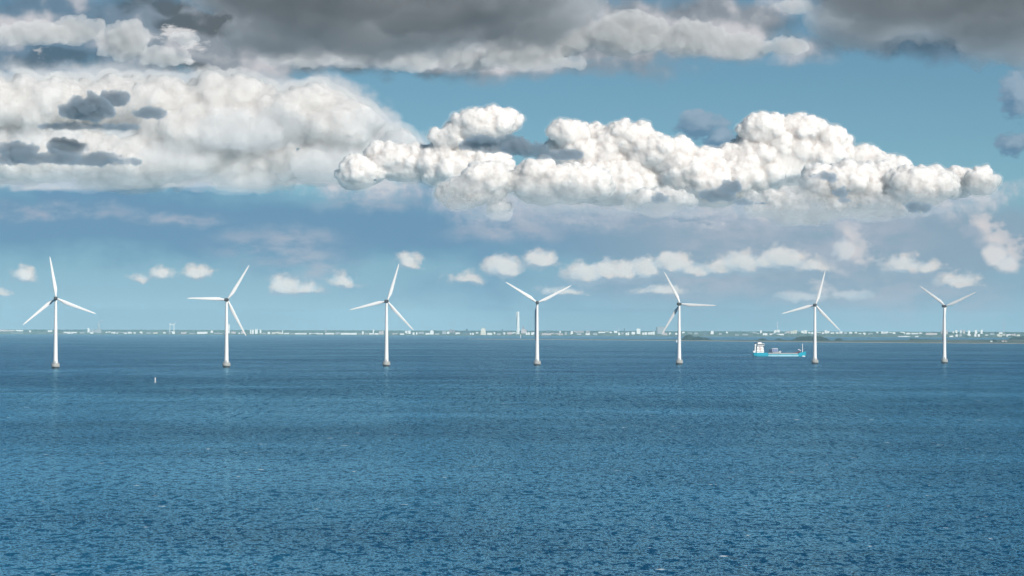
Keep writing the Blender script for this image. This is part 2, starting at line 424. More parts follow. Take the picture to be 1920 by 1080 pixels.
def make_turbine():
    t = empty('wind_turbine', (0, 0, 0))
    bm = bmesh.new()               # concrete caisson with a flared ice cone and deck
    lathe(bm, [(3.35, -3), (3.35, 1.4)], 40, mi=1)
    lathe(bm, [(3.6, 1.4), (3.85, 1.8), (3.85, 2.7), (3.75, 3.8), (3.55, 4.3), (3.5, 4.55)], 40, mi=0)
    fo = obj('foundation', bm, [M['concrete'], M['wet']], t, True)
    bm = bmesh.new()
    for z in (5.1, 5.65):
        for k in range(20):
            a, c = 2*math.pi*k/20, 2*math.pi*(k+1)/20
            tube(bm, (3.35*math.cos(a), 3.35*math.sin(a), z), (3.35*math.cos(c), 3.35*math.sin(c), z), .05, n=4)
    for k in range(20):
        a = 2*math.pi*k/20; tube(bm, (3.35*math.cos(a), 3.35*math.sin(a), 4.56), (3.35*math.cos(a), 3.35*math.sin(a), 5.65), .05, n=4)
    obj('railing', bm, M['steel'], fo)
    bm = bmesh.new()
    lathe(bm, [(2.15, 4.56), (2.1, 5.2), (1.95, 12), (1.7, 27), (1.42, 44), (1.15, 61), (1.15, 62.2)], 36)
    tw = obj('tower', bm, M['white'], t, True)
    bm = bmesh.new(); box(bm, -.45, .45, -2.42, -2.1, 5.0, 7.0); obj('door', bm, M['steel'], tw)
    top = empty('nacelle_assembly', (0, 0, 64))
    # nacelle: rounded box, tail towards -Y
    bm = bmesh.new(); rings = []
    for yy, w, hh, zc in ((-6.0, .9, .9, -.1), (-5.8, 1.2, 1.2, -.1), (-5.0, 1.4, 1.5, 0), (0, 1.5, 1.6, 0), (2.2, 1.5, 1.55, 0), (2.9, 1.2, 1.2, 0)):
        ring = []
        for k in range(20):
            a = 2*math.pi*k/20; ca, sa = math.cos(a), math.sin(a)
            e = .55
            ring.append((w*math.copysign(abs(ca)**e, ca), yy, zc+hh*math.copysign(abs(sa)**e, sa)))
        rings.append(ring[::-1])
    loft(bm, rings)
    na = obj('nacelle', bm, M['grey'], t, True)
    bm = bmesh.new(); tube(bm, (0, -4.8, 1.4), (0, -4.8, 2.9), .06, n=6); tube(bm, (-.6, -4.8, 2.6), (.6, -4.8, 2.6), .05, n=6)
    ms = obj('wind_vane', bm, M['steel'], na)
    na.location = (0, 0, 64); na.rotation_euler = (0, 0, YAW)
    bpy.data.objects.remove(top)
    # rotor: hub and three blades on the far side of the tower
    bm = bmesh.new()
    prof = [(1.25, 3.0), (1.45, 3.4), (1.45, 4.6), (1.15, 5.4), (.6, 5.9), (.15, 6.05)]
    lathe(bm, prof, 24)
    bmesh.ops.rotate(bm, verts=bm.verts, cent=(0, 0, 0), matrix=Matrix.Rotation(R(-90), 3, 'X'))
    hub = obj('hub', bm, M['nose'], t, True)
    hub.location = (0, 0, 64); hub.rotation_euler = (0, 0, YAW)
    bb = blade_bm(); b0 = obj('blade', bb, M['white'], t, True)
    blades = [b0]
    for k in range(2):
        c = b0.copy(); link(c); c.parent = t; blades.append(c)
    return t
def pose(t, ang, rel, az):
    YAW = -R(rel)-az
    for c in t.children:
        if c.name.split('.')[0] in ('nacelle', 'hub'): c.rotation_euler = (0, 0, YAW)
    bl = [c for c in t.children if c.name.startswith('blade')]
    for k, b in enumerate(bl):
        a = ang+k*120
        # picture angle a (0 = right, 90 = up) in the rotor plane; the rotor plane is yawed about Z
        m = Matrix.Rotation(YAW, 4, 'Z') @ Matrix.Rotation(R(90-a), 4, 'Y')
        off = Matrix.Rotation(YAW, 4, 'Z') @ Vector((0, 4.1, 0))
        b.matrix_local = Matrix.Translation(Vector((0, 0, 64))+off) @ m
T = [(104.4, 2.055, 99.1, 'white wind turbine farthest left in the row, one blade tip pointing nearly straight up'),
     (424.8, 1.985, 58.0, 'white wind turbine second from left, with one blade pointing level to the left'),
     (724.7, 1.912, 73.0, 'white wind turbine third from left, upper blade leaning slightly right'),
     (1007.2, 1.845, 147.3, 'white wind turbine in a Y pose just right of the tall twisted tower block'),
     (1273.6, 1.775, 118.0, 'white wind turbine with one blade pointing level right, beside the wooded islet'),
     (1528.0, 1.725, 74.5, 'white wind turbine standing just right of the cyan cargo ship'),
     (1770.8, 1.680, 144.0, 'greyer white wind turbine farthest right, its upper blades spread in a wide V')]
proto = make_turbine()
for i, (px, s, ang, lab) in enumerate(T):
    rel = (5, 11, 10, 2, 16, 9, 20)[i]
    t = proto if i == 0 else copy_tree(proto)
    D = FPX/s
    t.location = ((px-960)/FPX*D, D, 0)
    pose(t, ang, rel, math.atan((px-960)/FPX))
    tag(t, lab, 'wind turbine', 'wind turbines standing in a row in the sea')
tg = [o for o in COL.objects if o.name.startswith('wind_turbine')]

# ---------------------------------------------------------------- cargo ship
def make_ship():
    D = 4690.0; x0 = (1411-960)/FPX*D; x1 = (1511.5-960)/FPX*D; L = x1-x0
    root = empty('cargo_ship', ((x0+x1)/2, D, 0), R(4))
    tag(root, 'cyan cargo ship with white bridge at the stern and a thin bow mast', 'ship')
    h = L/2
    bm = bmesh.new(); rings = []
    for fx, w, zt, zb in ((-1.0, 4.2, 5.6, 1.0), (-.97, 5.4, 5.6, .0), (-.85, 6.2, 5.5, -2), (-.46, 6.3, 5.3, -2), (-.42, 6.3, 3.6, -2), (0, 6.3, 3.4, -2), (.68, 6.2, 3.6, -2), (.72, 6.0, 5.2, -2), (.84, 4.0, 6.0, -2), (.95, 1.4, 6.7, -1.5), (1.0, .15, 7.2, 3.0)):
        x = fx*h; rings.append([(x, -w*.6, zb), (x, -w, max(zb, 1.0)+.2), (x, -w, zt), (x, w, zt), (x, w, max(zb, 1.0)+.2), (x, w*.6, zb)])
    loft(bm, rings); hull = obj('hull', bm, M['cyan'], root)
    bm = bmesh.new()               # pale band along the waist
    for s in (-1, 1):
        box(bm, -.44*h, .69*h, s*6.33-.05, s*6.33+.05, .3, 2.5)
    obj('hull_band', bm, M['hullblue'], hull)
    bm = bmesh.new(); box(bm, .74*h, .93*h, -3.6, -3.2, .25, 1.5); box(bm, .84*h, .965*h, -2.6, 2.6, -.3, 1.0); obj('bow_foam', bm, M['shipwhite'], hull)
    bm = bmesh.new()
    for k in range(9):
        a = -.40*h+k*.119*h; box(bm, a, a+.105*h, -5.0, 5.0, 3.55, 5.2+.1*(k % 2))
    obj('hatch_cover', bm, M['deck'], root)
    bm = bmesh.new()
    for s in (-1, 1):
        for k in range(40):
            a = -.44*h+k*.0285*h; tube(bm, (a, s*6.2, 3.4), (a, s*6.2, 4.9), .09, n=4)
        for z in (4.2, 4.9): tube(bm, (-.44*h, s*6.2, z), (.67*h, s*6.2, z), .08, n=4)
    obj('railing', bm, M['shipwhite'], root)
    bm = bmesh.new()
    box(bm, -.87*h, -.60*h, -5.6, 5.6, 5.5, 9.0); box(bm, -.86*h, -.61*h, -5.2, 5.2, 9.0, 12.4); box(bm, -.855*h, -.62*h, -4.8, 4.8, 12.4, 15.4)
    box(bm, -.83*h, -.585*h, -6.0, 6.0, 15.4, 18.2); box(bm, -.82*h, -.68*h, -3.0, 3.0, 18.2, 19.8)
    sup = obj('superstructure', bm, M['shipwhite'], root)
    for k in range(3):
        z = 6.8+k*3.3
        for j in range(5):
            a = (-.85+j*.05)*h; bm = bmesh.new(); box(bm, a, a+.8, -5.66+.42*k, -5.55+.42*k, z, z+1.0); obj('window', bm, M['glass'], sup)
    bm = bmesh.new(); box(bm, -.825*h, -.59*h, -6.05, -5.95, 16.3, 17.5); box(bm, -.59*h, -.582*h, -5.6, 5.6, 16.3, 17.5)
    obj('bridge_window_band', bm, M['glass'], sup)
    bm = bmesh.new(); box(bm, -.75*h, -.735*h, -5.75, -5.5, 6.2, 15.0); obj('ladder_well', bm, M['orange'], sup)
    bm = bmesh.new(); box(bm, -.93*h, -.87*h, -2.4, 2.4, 5.5, 13.0); box(bm, -.925*h, -.875*h, -2.0, 2.0, 13.0, 17.5)
    fu = obj('funnel', bm, M['shipwhite'], root)
    bm = bmesh.new(); box(bm, -.93*h, -.87*h, -2.2, 2.2, 17.5, 19.3); obj('funnel_top', bm, M['navy'], fu)
    bm = bmesh.new(); tube(bm, (-.76*h, 0, 19.8), (-.76*h, 0, 24.5), .25, .12); tube(bm, (-.76*h, -2, 22.2), (-.76*h, 2, 22.2), .12); obj('radar_mast', bm, M['maroon'], root)
    bm = bmesh.new(); tube(bm, (-.99*h, 0, 5.6), (-.99*h, 0, 9.0), .12); box(bm, -.985*h, -.90*h, -3, 3, 5.6, 8.0); obj('poop_deckhouse', bm, M['shipwhite'], root)
    bm = bmesh.new()
    tube(bm, (.875*h, 0, 6.0), (.875*h, 0, 18.0), .5, .35, 10); tube(bm, (.875*h, -1.5, 15.2), (.875*h, 1.5, 15.2), .12)
    obj('bow_mast', bm, M['shipwhite'], root)
    bm = bmesh.new(); box(bm, .60*h, .72*h, -3.4, 3.4, 5.2, 6.9); box(bm, .73*h, .80*h, -2.2, 2.2, 5.4, 7.4); obj('winch', bm, M['maroon'], root)
    bm = bmesh.new(); tube(bm, (.79*h, 0, 6), (.79*h, 0, 9.0), .25); tube(bm, (.70*h, 0, 10.2), (.81*h, 0, 8.6), .4); obj('deck_crane', bm, M['shipwhite'], root)
    loc = root.matrix_basis
    Mw = Matrix.Translation(root.location) @ Matrix.Rotation(R(4), 4, 'Z')
    def cargo(name, label, cat, x0_, x1_, y0_, y1_, z0_, z1_, m1, m2, kind='box'):
        r = empty(name, Mw @ Vector(((x0_+x1_)/2*h, 0, z0_)), R(4))
        w = (x1_-x0_)/2*h; b = bmesh.new(); box(b, -w, w, y0_, y1_, 0, (z1_-z0_)*.9); obj('body', b, m1, r)
        b = bmesh.new()
        n = max(2, int(w*2/2.4))
        for k in range(n+1):
            a = -w+2*w*k/n; box(b, a-.12, a+.12, y0_-.12, y0_-.003, 0, (z1_-z0_)*.9)
        box(b, -w-.1, w+.1, y0_-.1, y1_+.1, (z1_-z0_)*.9+.003, z1_-z0_); obj('frame', b, m2, r)
        tag(r, label, cat)
    cargo('deck_cargo', 'blue-lilac boxed cargo unit standing amidships on the cyan ship', 'cargo', -.275, -.08, -5, 5, 6.6, 11.6, M['lilac'], M['shipwhite'])
    cargo('deck_cargo', 'dark navy cargo unit just left of the lilac one on the ship', 'cargo', -.38, -.285, -4.5, 4.5, 5.35, 9.8, M['navy'], M['navy'])
    cargo('deck_cargo', 'low pale rack of cargo under the lilac unit on the ship', 'cargo', -.25, -.04, -4.4, 4.4, 5.35, 6.55, M['steel'], M['shipwhite'])
    cargo('ventilator_unit', 'small grey deck unit with pale frame right of the lilac cargo', 'cargo', -.01, .05, -2, 2, 5.35, 7.8, M['steel'], M['shipwhite'])
    # wake: thin sheet of foam just above the water astern
    b = bmesh.new()
    pts = []
    n = 60
    for k in range(n+1):
        a = -h*.99-k*2.4; w = (1.4+1.2*random.random())*(1-k/n)**.7+.25
        pts.append((b.verts.new((a, -3.4-w*3.0, .03)), b.verts.new((a, -3.4+w*3.0, .03))))
    for p, q in zip(pts, pts[1:]): b.faces.new((p[0], p[1], q[1], q[0]))
    # bow wave and side foam
    pv = []
    for k in range(40):
        a = h*.98-k*h*.05; w = .6+random.random()*1.3
        pv.append((b.verts.new((a, -6.9-w*2.4-(.0), .03)), b.verts.new((a, -5.6, .03))))
    for p, q in zip(pv, pv[1:]): b.faces.new((p[0], p[1], q[1], q[0]))
    wk = obj('ship_wake', b, M['foam']); wk.matrix_world = Mw
    tag(wk, kind='stuff', label='thin white foam wake trailing left behind the cyan cargo ship', cat='wake')
def foam_mat():
    m = mat('foam'); g = NT(m.node_tree); b = g.n['Principled BSDF']
    geo = g.new('ShaderNodeNewGeometry')
    n = g.noise(g.v('MULTIPLY', geo.outputs['Position'], (.25, .1, 1)), 1, 4, .6)
    g.put(b.inputs['Base Color'], (.7, .76, .8)); b.inputs['Roughness'].default_value = .9
    g.put(b.inputs['Alpha'], g.ss(n, .38, .56, 0, .8)); return m
M['foam'] = foam_mat()
make_ship()

# ---------------------------------------------------------------- navigation marks
def spar(px, py, hh, r, label, mats, cat='buoy', name='spar_buoy'):
    D = sea_dist(px, py); t = empty(name, ((px-960)/FPX*D, D, 0)); tag(t, label, cat)
    bm = bmesh.new(); lathe(bm, [(r*2.4, -.6), (r*2.4, .25), (r*1.6, .6), (r, .7)], 20); obj('float', bm, mats[1], t, True)
    bm = bmesh.new(); lathe(bm, [(r, .7), (r*.9, hh*.85)], 20); obj('pillar', bm, mats[0], t, True)
    bm = bmesh.new(); lathe(bm, [(r*1.1, hh*.85), (r*1.1, hh*.92), (r*.5, hh)], 16); obj('topmark', bm, mats[2], t, True)
spar(291.5, 717.5, 3.9, .3, 'small white spar buoy floating in front of the second turbine', (M['shipwhite'], M['steel'], M['nose']))
spar(976.3, 634.2, 17, 1.5, 'tiny white sea beacon in the water below the twisted tower', (M['shipwhite'], M['concrete'], M['shipwhite']), 'beacon', 'sea_beacon')

def small_boat(px, py, L, label, sail=False):
    D = sea_dist(px, py); t = empty('sailing_boat' if sail else 'motor_boat', ((px-960)/FPX*D, D, 0)); tag(t, label, 'boat')
    bm = bmesh.new(); rings = []
    for fx, w, zt in ((-1, .6, 1.1), (-.6, 1, 1.0), (.3, 1, 1.1), (.8, .5, 1.4), (1, .05, 1.6)):
        W = w*L*.16; rings.append([(fx*L/2, -W*.5, -.3), (fx*L/2, -W, .5), (fx*L/2, -W, zt), (fx*L/2, W, zt), (fx*L/2, W, .5), (fx*L/2, W*.5, -.3)])
    loft(bm, rings); obj('hull', bm, M['shipwhite'], t)
    bm = bmesh.new(); box(bm, -.25*L, .15*L, -.1*L, .1*L, 1.05, 2.4); obj('cabin', bm, M['shipwhite'], t)
    if sail:
        bm = bmesh.new(); tube(bm, (.05*L, 0, 1), (.05*L, 0, 1.4*L), .1); obj('mast', bm, M['steel'], t)
        bm = bmesh.new()
        loft(bm, [[(.04*L, -.04, 2), (-.4*L, -.04, 2.2), (.03*L, -.04, 1.35*L)], [(.04*L, .04, 2), (-.4*L, .04, 2.2), (.03*L, .04, 1.35*L)]]); obj('sail', bm, M['shipwhite'], t)
small_boat(1269.5, 641.8, 7, 'tiny white boat left of the foot of the turbine with a level right blade', True)

# ---------------------------------------------------------------- far coast
XS = 2600
def dshore(px): return 23300-(px-0)/1920*4100            # distance of the far shoreline by direction
def ground_z(D, px): return 1.5+max(0, D-dshore(px))*.0064
def far_pt(px, y):
    """point of the coastal plain seen in that direction at row y"""
    lo, hi = dshore(px)+20, dshore(px)+2700
    for _ in range(40):
        m_ = (lo+hi)/2; yy = level(px)+(CAMH-ground_z(m_, px))*FPX/m_
        if yy > y: lo = m_
        else: hi = m_
    return lo
def ground_mat(name, a, b_, sc_):
    m = mat(name); g = NT(m.node_tree); b = g.n['Principled BSDF']; geo = g.new('ShaderNodeNewGeometry')
    n = g.noise(g.v('MULTIPLY', geo.outputs['Position'], (sc_, sc_*.5, sc_)), 1, 5, .6)
    g.put(b.inputs['Base Color'], g.mix(g.ss(n, .38, .62), a, b_)); b.inputs['Roughness'].default_value = .9
    b.inputs['Specular IOR Level'].default_value = .1
    return m
bm = bmesh.new()
cols = []
for px in range(-2400, 4400, 60):
    d0 = dshore(px); col_ = []
    for dd, z in ((0, -.5), (6, 1.5), (2700, 18.8), (3600, 24), (9000, 30)):
        D = d0+dd; col_.append(bm.verts.new(((px-960)/FPX*D, D, z)))
    cols.append(col_)
for a, b_ in zip(cols, cols[1:]):
    for k in range(4): bm.faces.new((a[k], b_[k], b_[k+1], a[k+1]))
tag(obj('coastal_plain', bm, ground_mat('far_land', (.07, .11, .05), (.17, .18, .13), .012)), kind='structure')

M['leaf'] = ground_mat('foliage', (.05, .085, .05), (.09, .13, .07), .05)
M['leafdark'] = ground_mat('foliage_dark', (.018, .035, .028), (.03, .05, .035), .08)
_b = bmesh.new(); bmesh.ops.create_icosphere(_b, subdivisions=2, radius=1)
ICO_V = [v.co.normalized() for v in _b.verts]; ICO_F = [[v.index for v in f.verts] for f in _b.faces]; _b.free()
def canopy(V, F, c, r, hz, rnd):
    """one lumpy crown with an uneven outline"""
    ph = rnd.random()*10; o = len(V)
    for n in ICO_V:
        k = 1+.22*math.sin(5*n.x+ph)*math.sin(6*n.y+ph*2)+.16*(rnd.random()-.5)
        V.append((c[0]+n.x*r*k, c[1]+n.y*r*k, c[2]+n.z*hz*k))
    F.extend([[i+o for i in f] for f in ICO_F])
def woodland(name, label, rows, mt, seed, cat='trees'):
    rnd = random.Random(seed); V = []; F = []
    for (p, r, hz) in rows: canopy(V, F, p, r, hz, rnd)
    me = bpy.data.meshes.new(name); me.from_pydata(V, [], F); me.materials.append(mt)
    o = link(bpy.data.objects.new(name, me)); tag(o, label, cat, kind='stuff'); return o
# long wooded belts behind the town: one object per stretch between turbines
rnd = random.Random(3)
belts = [(-700, 100, 'left end'), ]
rows = []
px = -900
def belt_top(px):
    return 620.9 + (.9*math.sin(px*.013)+.6*math.sin(px*.041+1)+.4*math.sin(px*.11)) + (px-400)*.0022
while px < 2800:
    D = dshore(px)+2750+rnd.random()*500
    ytop = belt_top(px)+rnd.uniform(-.3, .8)
    ztop = CAMH-(ytop-level(px))*D/FPX
    zg = ground_z(D, px)-1
    rr = rnd.uniform(14, 30)
    hz = max(6, (ztop-zg)/2)
    rows.append((((px-960)/FPX*D, D, zg+hz*.9), rr, hz)); px += rnd.uniform(3.0, 5.5)
woodland('woodland', 'long hazy belt of trees on the skyline behind the far shore town', rows, M['leaf'], 5)
# scattered trees among the buildings
rows = []
for k in range(360):
    px = rnd.uniform(-300, 2250); D = dshore(px)+60+rnd.random()**1.2*2500
    hh = rnd.uniform(2.5, 6); rows.append((((px-960)/FPX*D, D, ground_z(D, px)+hh*.7), rnd.uniform(8, 24), hh))
woodland('town_trees', 'low hazy greenery scattered between the buildings of the far shore', rows, M['leaf'], 6)

def facade(name, wall, stripe, fl=3.2, bay=4.0):
    m = mat(name); g = NT(m.node_tree); b = g.n['Principled BSDF']; tc = g.new('ShaderNodeTexCoord')
    x, y, z = g.xyz(tc.outputs['Object'])
    zf = g.m('FRACT', g.mul(z, 1/fl)); xf = g.m('FRACT', g.mul(g.add(x, y), 1/bay))
    w = g.mul(g.mul(g.m('GREATER_THAN', zf, .35), g.m('LESS_THAN', zf, .78)), g.mul(g.m('GREATER_THAN', xf, .3), g.m('LESS_THAN', xf, .75)))
    g.put(b.inputs['Base Color'], g.mix(w, wall, stripe)); b.inputs['Roughness'].default_value = .7; return m
FM = {
    'w': facade('white_facade', (.90, .90, .88), (.55, .6, .64)),
    'p': facade('pinkish_facade', (.62, .52, .50), (.25, .25, .28)),
    'g': facade('grey_facade', (.36, .38, .40), (.2, .22, .25)),
    'y': facade('cream_facade', (.78, .74, .62), (.35, .35, .32)),
    'd': facade('dark_facade', (.07, .10, .13), (.05, .07, .09)),
}
ROOFM = {'w': paint('pale_roof', (.5, .5, .5), .8), 'p': paint('tile_roof', (.30, .20, .17), .8), 'g': paint('grey_roof', (.22, .23, .24), .8), 'y': paint('buff_roof', (.4, .36, .3), .8), 'd': paint('dark_roof', (.05, .07, .08), .8)}
MESHES = {}
def building(x0, x1, yt, yb, kind, label, style='flat', group=None, depth=None, name='building', cat='building'):
    pc = (x0+x1)/2; D = far_pt(pc, yb); s = D/FPX
    W = max(4, (x1-x0)*s); H = max(4, (yb-yt)*s); dp = depth or max(10, min(40, W*.6))
    zg = ground_z(D, pc)-.5
    t = empty(name, ((pc-960)*s, D, zg), 0)
    tag(t, label, cat, group)
    H += .5; h = dp/2
    bm = bmesh.new()
    if style == 'flat':
        box(bm, -W/2, W/2, -h, h, 0, H*.94)
    elif style == 'stepped':
        box(bm, -W/2, W/2, -h, h, 0, H*.3); box(bm, -W*.42, W*.42, -h*.8, h*.8, H*.3, H*.82); box(bm, -W*.22, W*.16, -h*.5, h*.5, H*.82, H*.95)
    elif style == 'gable':
        box(bm, -W/2, W/2, -h, h, 0, H*.68)
    elif style == 'slabs':
        n = max(2, int(W/14)); w = W/n
        for k in range(n):
            box(bm, -W/2+k*w, -W/2+(k+.86)*w, -h, h, 0, H*(.72+.22*((k*7+int(pc)) % 3)/2))
    elif style == 'tower':
        box(bm, -W/2, W/2, -h, h, 0, H*.9)
    obj('wall', bm, FM[kind], t)
    bm = bmesh.new()
    if style == 'gable':
        z0, z1 = H*.68, H
        loft(bm, [[(-W/2-.4, -h-.5, z0), (-W/2-.4, h+.5, z0), (-W/2-.4, 0, z1)], [(W/2+.4, -h-.5, z0), (W/2+.4, h+.5, z0), (W/2+.4, 0, z1)]])
    elif style == 'stepped':
        box(bm, -W*.24, W*.18, -h*.5-.3, h*.5+.3, H*.95, H)
        box(bm, -W*.44, -W*.23, -h*.8-.2, h*.8+.2, H*.82, H*.84)
    elif style == 'slabs':
        n = max(2, int(W/14)); w = W/n
        for k in range(n):
            hh = H*(.72+.22*((k*7+int(pc)) % 3)/2); box(bm, -W/2+k*w-.2, -W/2+(k+.86)*w+.2, -h-.2, h+.2, hh, hh+H*.03)
    else:
        top = .94 if style == 'flat' else .9
        box(bm, -W/2-.25, W/2+.25, -h-.25, h+.25, H*top, H*(top+.03))
        box(bm, -W*.2, W*.12, -h*.4, h*.4, H*(top+.03), H)
    obj('roof', bm, ROOFM[kind], t)
    return t

O = ('first', 'second', 'third', 'fourth', 'fifth', 'sixth', 'seventh')
SX = [0, 104, 425, 725, 1007, 1273, 1528, 1771, 1930]
SEG = [(SX[k], SX[k+1], 'left of the leftmost turbine' if k == 0 else 'right of the rightmost turbine' if k == 7 else 'between %s and %s turbine from left' % (O[k-1], O[k])) for k in range(8)]
KN = {'w': 'white', 'p': 'pinkish', 'g': 'grey', 'y': 'cream', 'd': 'dark'}
# landmark buildings, each with its own label: x0 x1 ytop ybottom colour style label
LM = [
 (0, 16, 618, 621.2, 'p', 'flat', 'long pale hall at the very left edge of the far shore'),
 (17, 28, 618.6, 621.2, 'p', 'flat', 'shorter pinkish hall second from the left edge of the far shore'),
 (30, 43, 618.4, 621.2, 'w', 'flat', 'pale hall third from the left edge of the far shore'),
 (55, 58.2, 619.3, 622.9, 'w', 'tower', 'small white block standing alone left of the leftmost turbine'),
 (90, 98, 619.2, 622.2, 'w', 'flat', 'pale low hall just left of the leftmost turbine tower'),
 (120, 132.6, 622, 625.7, 'w', 'flat', 'bright white shed just right of the leftmost turbine'),
 (134, 144, 622.3, 625.7, 'w', 'flat', 'white shed right beside another one near the leftmost turbine'),
 (168, 182, 617, 623.5, 'g', 'slabs', 'grey power plant block at the foot of the smoking chimney'),
 (181, 190, 616.5, 624, 'g', 'flat', 'pale boiler house directly under the smoking chimney'),
 (169, 175, 622.7, 625.5, 'w', 'flat', 'small bright shed in front of the power plant'),
 (370, 389, 622, 626, 'w', 'flat', 'long bright white warehouse left of the second turbine'),
 (427.6, 430.8, 607, 625, 'w', 'tower', 'narrow pale silo tower peeping out right of the second turbine tower'),
 (332, 338, 618.8, 624, 'd', 'gable', 'dark shed right of the harbour crane'),
 (314, 322, 620, 625, 'd', 'flat', 'dark blue shed at the foot of the harbour crane'),
 (469, 471.3, 617.5, 626, 'w', 'tower', 'slim white tower block, left one of three beside a blade tip'),
 (472.6, 475.8, 617.5, 626, 'w', 'tower', 'white tower block, middle one of three beside a blade tip'),
 (478.2, 483.2, 616.2, 626, 'w', 'tower', 'widest white tower block, right one of three beside a blade tip'),
 (487, 490, 617, 626, 'w', 'tower', 'slender pale tower right of the three white tower blocks'),
 (510, 529, 621.7, 626.3, 'y', 'slabs', 'cream factory row with a stack at its right end'),
 (529, 530.8, 618.5, 626.3, 'w', 'tower', 'short white stack at the right end of the cream factory'),
 (639, 659, 624, 627.3, 'w', 'flat', 'long bright white warehouse left of the third turbine'),
 (659.5, 669, 624, 627.5, 'w', 'flat', 'white warehouse end block nearest the third turbine'),
 (699, 701.2, 616.8, 627, 'w', 'tower', 'thin white mast tower left of the third turbine'),
 (711, 720, 619.8, 627, 'p', 'slabs', 'pinkish block directly left of the third turbine tower'),
 (759.5, 764, 619.8, 626, 'w', 'tower', 'white block, left of the pair under a blade tip'),
 (765.5, 770, 619.4, 626, 'w', 'tower', 'white block, right of the pair under a blade tip'),
 (806, 813.5, 618.8, 627, 'w', 'stepped', 'bright white tower block alone between third turbine and pink block'),
 (843, 853.5, 617.2, 623.6, 'p', 'slabs', 'tall pinkish block with pale top left of the stepped tower'),
 (854, 862, 622.7, 627, 'w', 'gable', 'white gabled hall right below the tall pinkish block'),
 (838, 842.5, 621.5, 626, 'w', 'flat', 'white block left below the tall pinkish block'),
 (868, 879.5, 622.7, 626.5, 'd', 'gable', 'dark roofed long hall left of the stepped cream tower'),
 (873.8, 877, 616.5, 624, 'd', 'tower', 'dark square tower above the dark roofed hall'),
 (901, 911.5, 614.2, 627.8, 'y', 'stepped', 'broad stepped cream apartment tower left of the twisted tower'),
 (986, 994, 622.3, 627.8, 'w', 'slabs', 'white blocks just left of the fourth turbine tower'),
 (960.5, 967, 623, 627.2, 'w', 'flat', 'low white block touching the twisted tower on its left'),
 (1016, 1056, 624, 628.3, 'p', 'slabs', 'very long pinkish white quayside block right of the fourth turbine'),
 (1024.5, 1030, 619.2, 625, 'd', 'flat', 'dark block rising behind the long quayside block'),
 (1076, 1095, 619.3, 623.4, 'p', 'slabs', 'wide pinkish apartment row on the rise'),
 (1099, 1107, 619.6, 623.3, 'p', 'slabs', 'short pinkish apartment row right of the wide one'),
 (1122, 1147, 621.8, 624.4, 'w', 'flat', 'long thin white hall on the rise right of the pink rows'),
 (1151, 1157.5, 620, 624, 'w', 'flat', 'white block right of the long thin hall'),
 (1170, 1171.8, 615, 624, 'd', 'tower', 'thin dark chimney standing among white blocks'),
 (1173, 1180, 622.2, 628.3, 'w', 'slabs', 'bright white blocks right of the thin dark chimney'),
 (1193.6, 1200.6, 615.3, 626.8, 'w', 'tower', 'bright white office tower midway to the islet turbine'),
 (1204, 1214, 622.2, 627.5, 'w', 'slabs', 'white terrace left of the grey slab tower'),
 (1215, 1228, 621.6, 627.3, 'w', 'slabs', 'white terrace directly left of the dark chimney'),
 (1230, 1232.2, 613, 625, 'd', 'tower', 'dark chimney touching the big grey slab building'),
 (1232.6, 1246, 612, 626, 'g', 'flat', 'big pale grey slab building left of the islet turbine'),
 (1243, 1251.5, 622.6, 628.5, 'p', 'slabs', 'pinkish blocks in front of the grey slab building'),
 (1332, 1338.5, 620, 626.7, 'w', 'stepped', 'bright white block alone above the trees right of the islet'),
 (1406, 1418.5, 618.8, 621.4, 'g', 'flat', 'pale hall on the rise above the stern of the ship'),
 (1425, 1428.4, 618, 624, 'w', 'tower', 'thin bright tower above the ship'),
 (1451, 1462.5, 618, 625, 'w', 'slabs', 'white block carrying a tall mast above the ship'),
 (1456, 1469.5, 625.7, 628.4, 'w', 'flat', 'long white shed below the block with the mast'),
 (1482, 1494.5, 618.5, 625.5, 'y', 'slabs', 'cream apartment blocks left of the turbine beside the ship'),
 (1474, 1481, 620.5, 626.2, 'p', 'slabs', 'pinkish blocks left of the cream apartment blocks'),
 (1502, 1513.5, 618.7, 626.2, 'w', 'slabs', 'white apartment blocks nearest left of the ship-side turbine'),
 (1546, 1555.5, 618.8, 625.5, 'w', 'slabs', 'white apartment blocks right of the ship-side turbine'),
 (1652, 1665.5, 620.2, 624.6, 'w', 'slabs', 'largest white block midway between the two rightmost turbines'),
 (1764, 1777, 619.3, 626.5, 'p', 'slabs', 'beige blocks directly behind the rightmost turbine tower'),
 (1791.0, 1794.6, 617.6, 625, 'w', 'tower', 'white high-rise, leftmost of the row right of the rightmost turbine'),
 (1800.2, 1803.6, 617.8, 625, 'w', 'tower', 'white high-rise, second of the row right of the rightmost turbine'),
 (1805.2, 1809.2, 617.8, 625, 'p', 'tower', 'pinkish high-rise, third of the row right of the rightmost turbine'),
 (1814.6, 1818.8, 618, 625, 'w', 'tower', 'white high-rise, fourth of the row right of the rightmost turbine'),
 (1827.6, 1832, 617.8, 625.5, 'w', 'tower', 'white high-rise, fifth of the row right of the rightmost turbine'),
 (1838.4, 1842.2, 617.4, 626, 'w', 'tower', 'white high-rise, last of the row right of the rightmost turbine'),
 (1847.5, 1852.6, 627.2, 630.8, 'w', 'flat', 'bright low block right below the last high-rise'),
 (1873, 1879.5, 622.2, 626, 'w', 'gable', 'white hall behind the white blocks under the twin masts'),
 (1869, 1885, 626, 631.4, 'y', 'slabs', 'wide cream blocks under the twin masts at the far right'),
 (1887, 1895, 626, 631.4, 'w', 'slabs', 'white blocks right of the cream blocks at the far right'),
 (1896, 1904.5, 625.3, 631.2, 'p', 'slabs', 'pinkish blocks at the far right beside the dark wood'),
]
for (x0, x1, yt, yb, k, st, lab) in LM:
    building(x0, x1, yt, yb, k, lab, st)
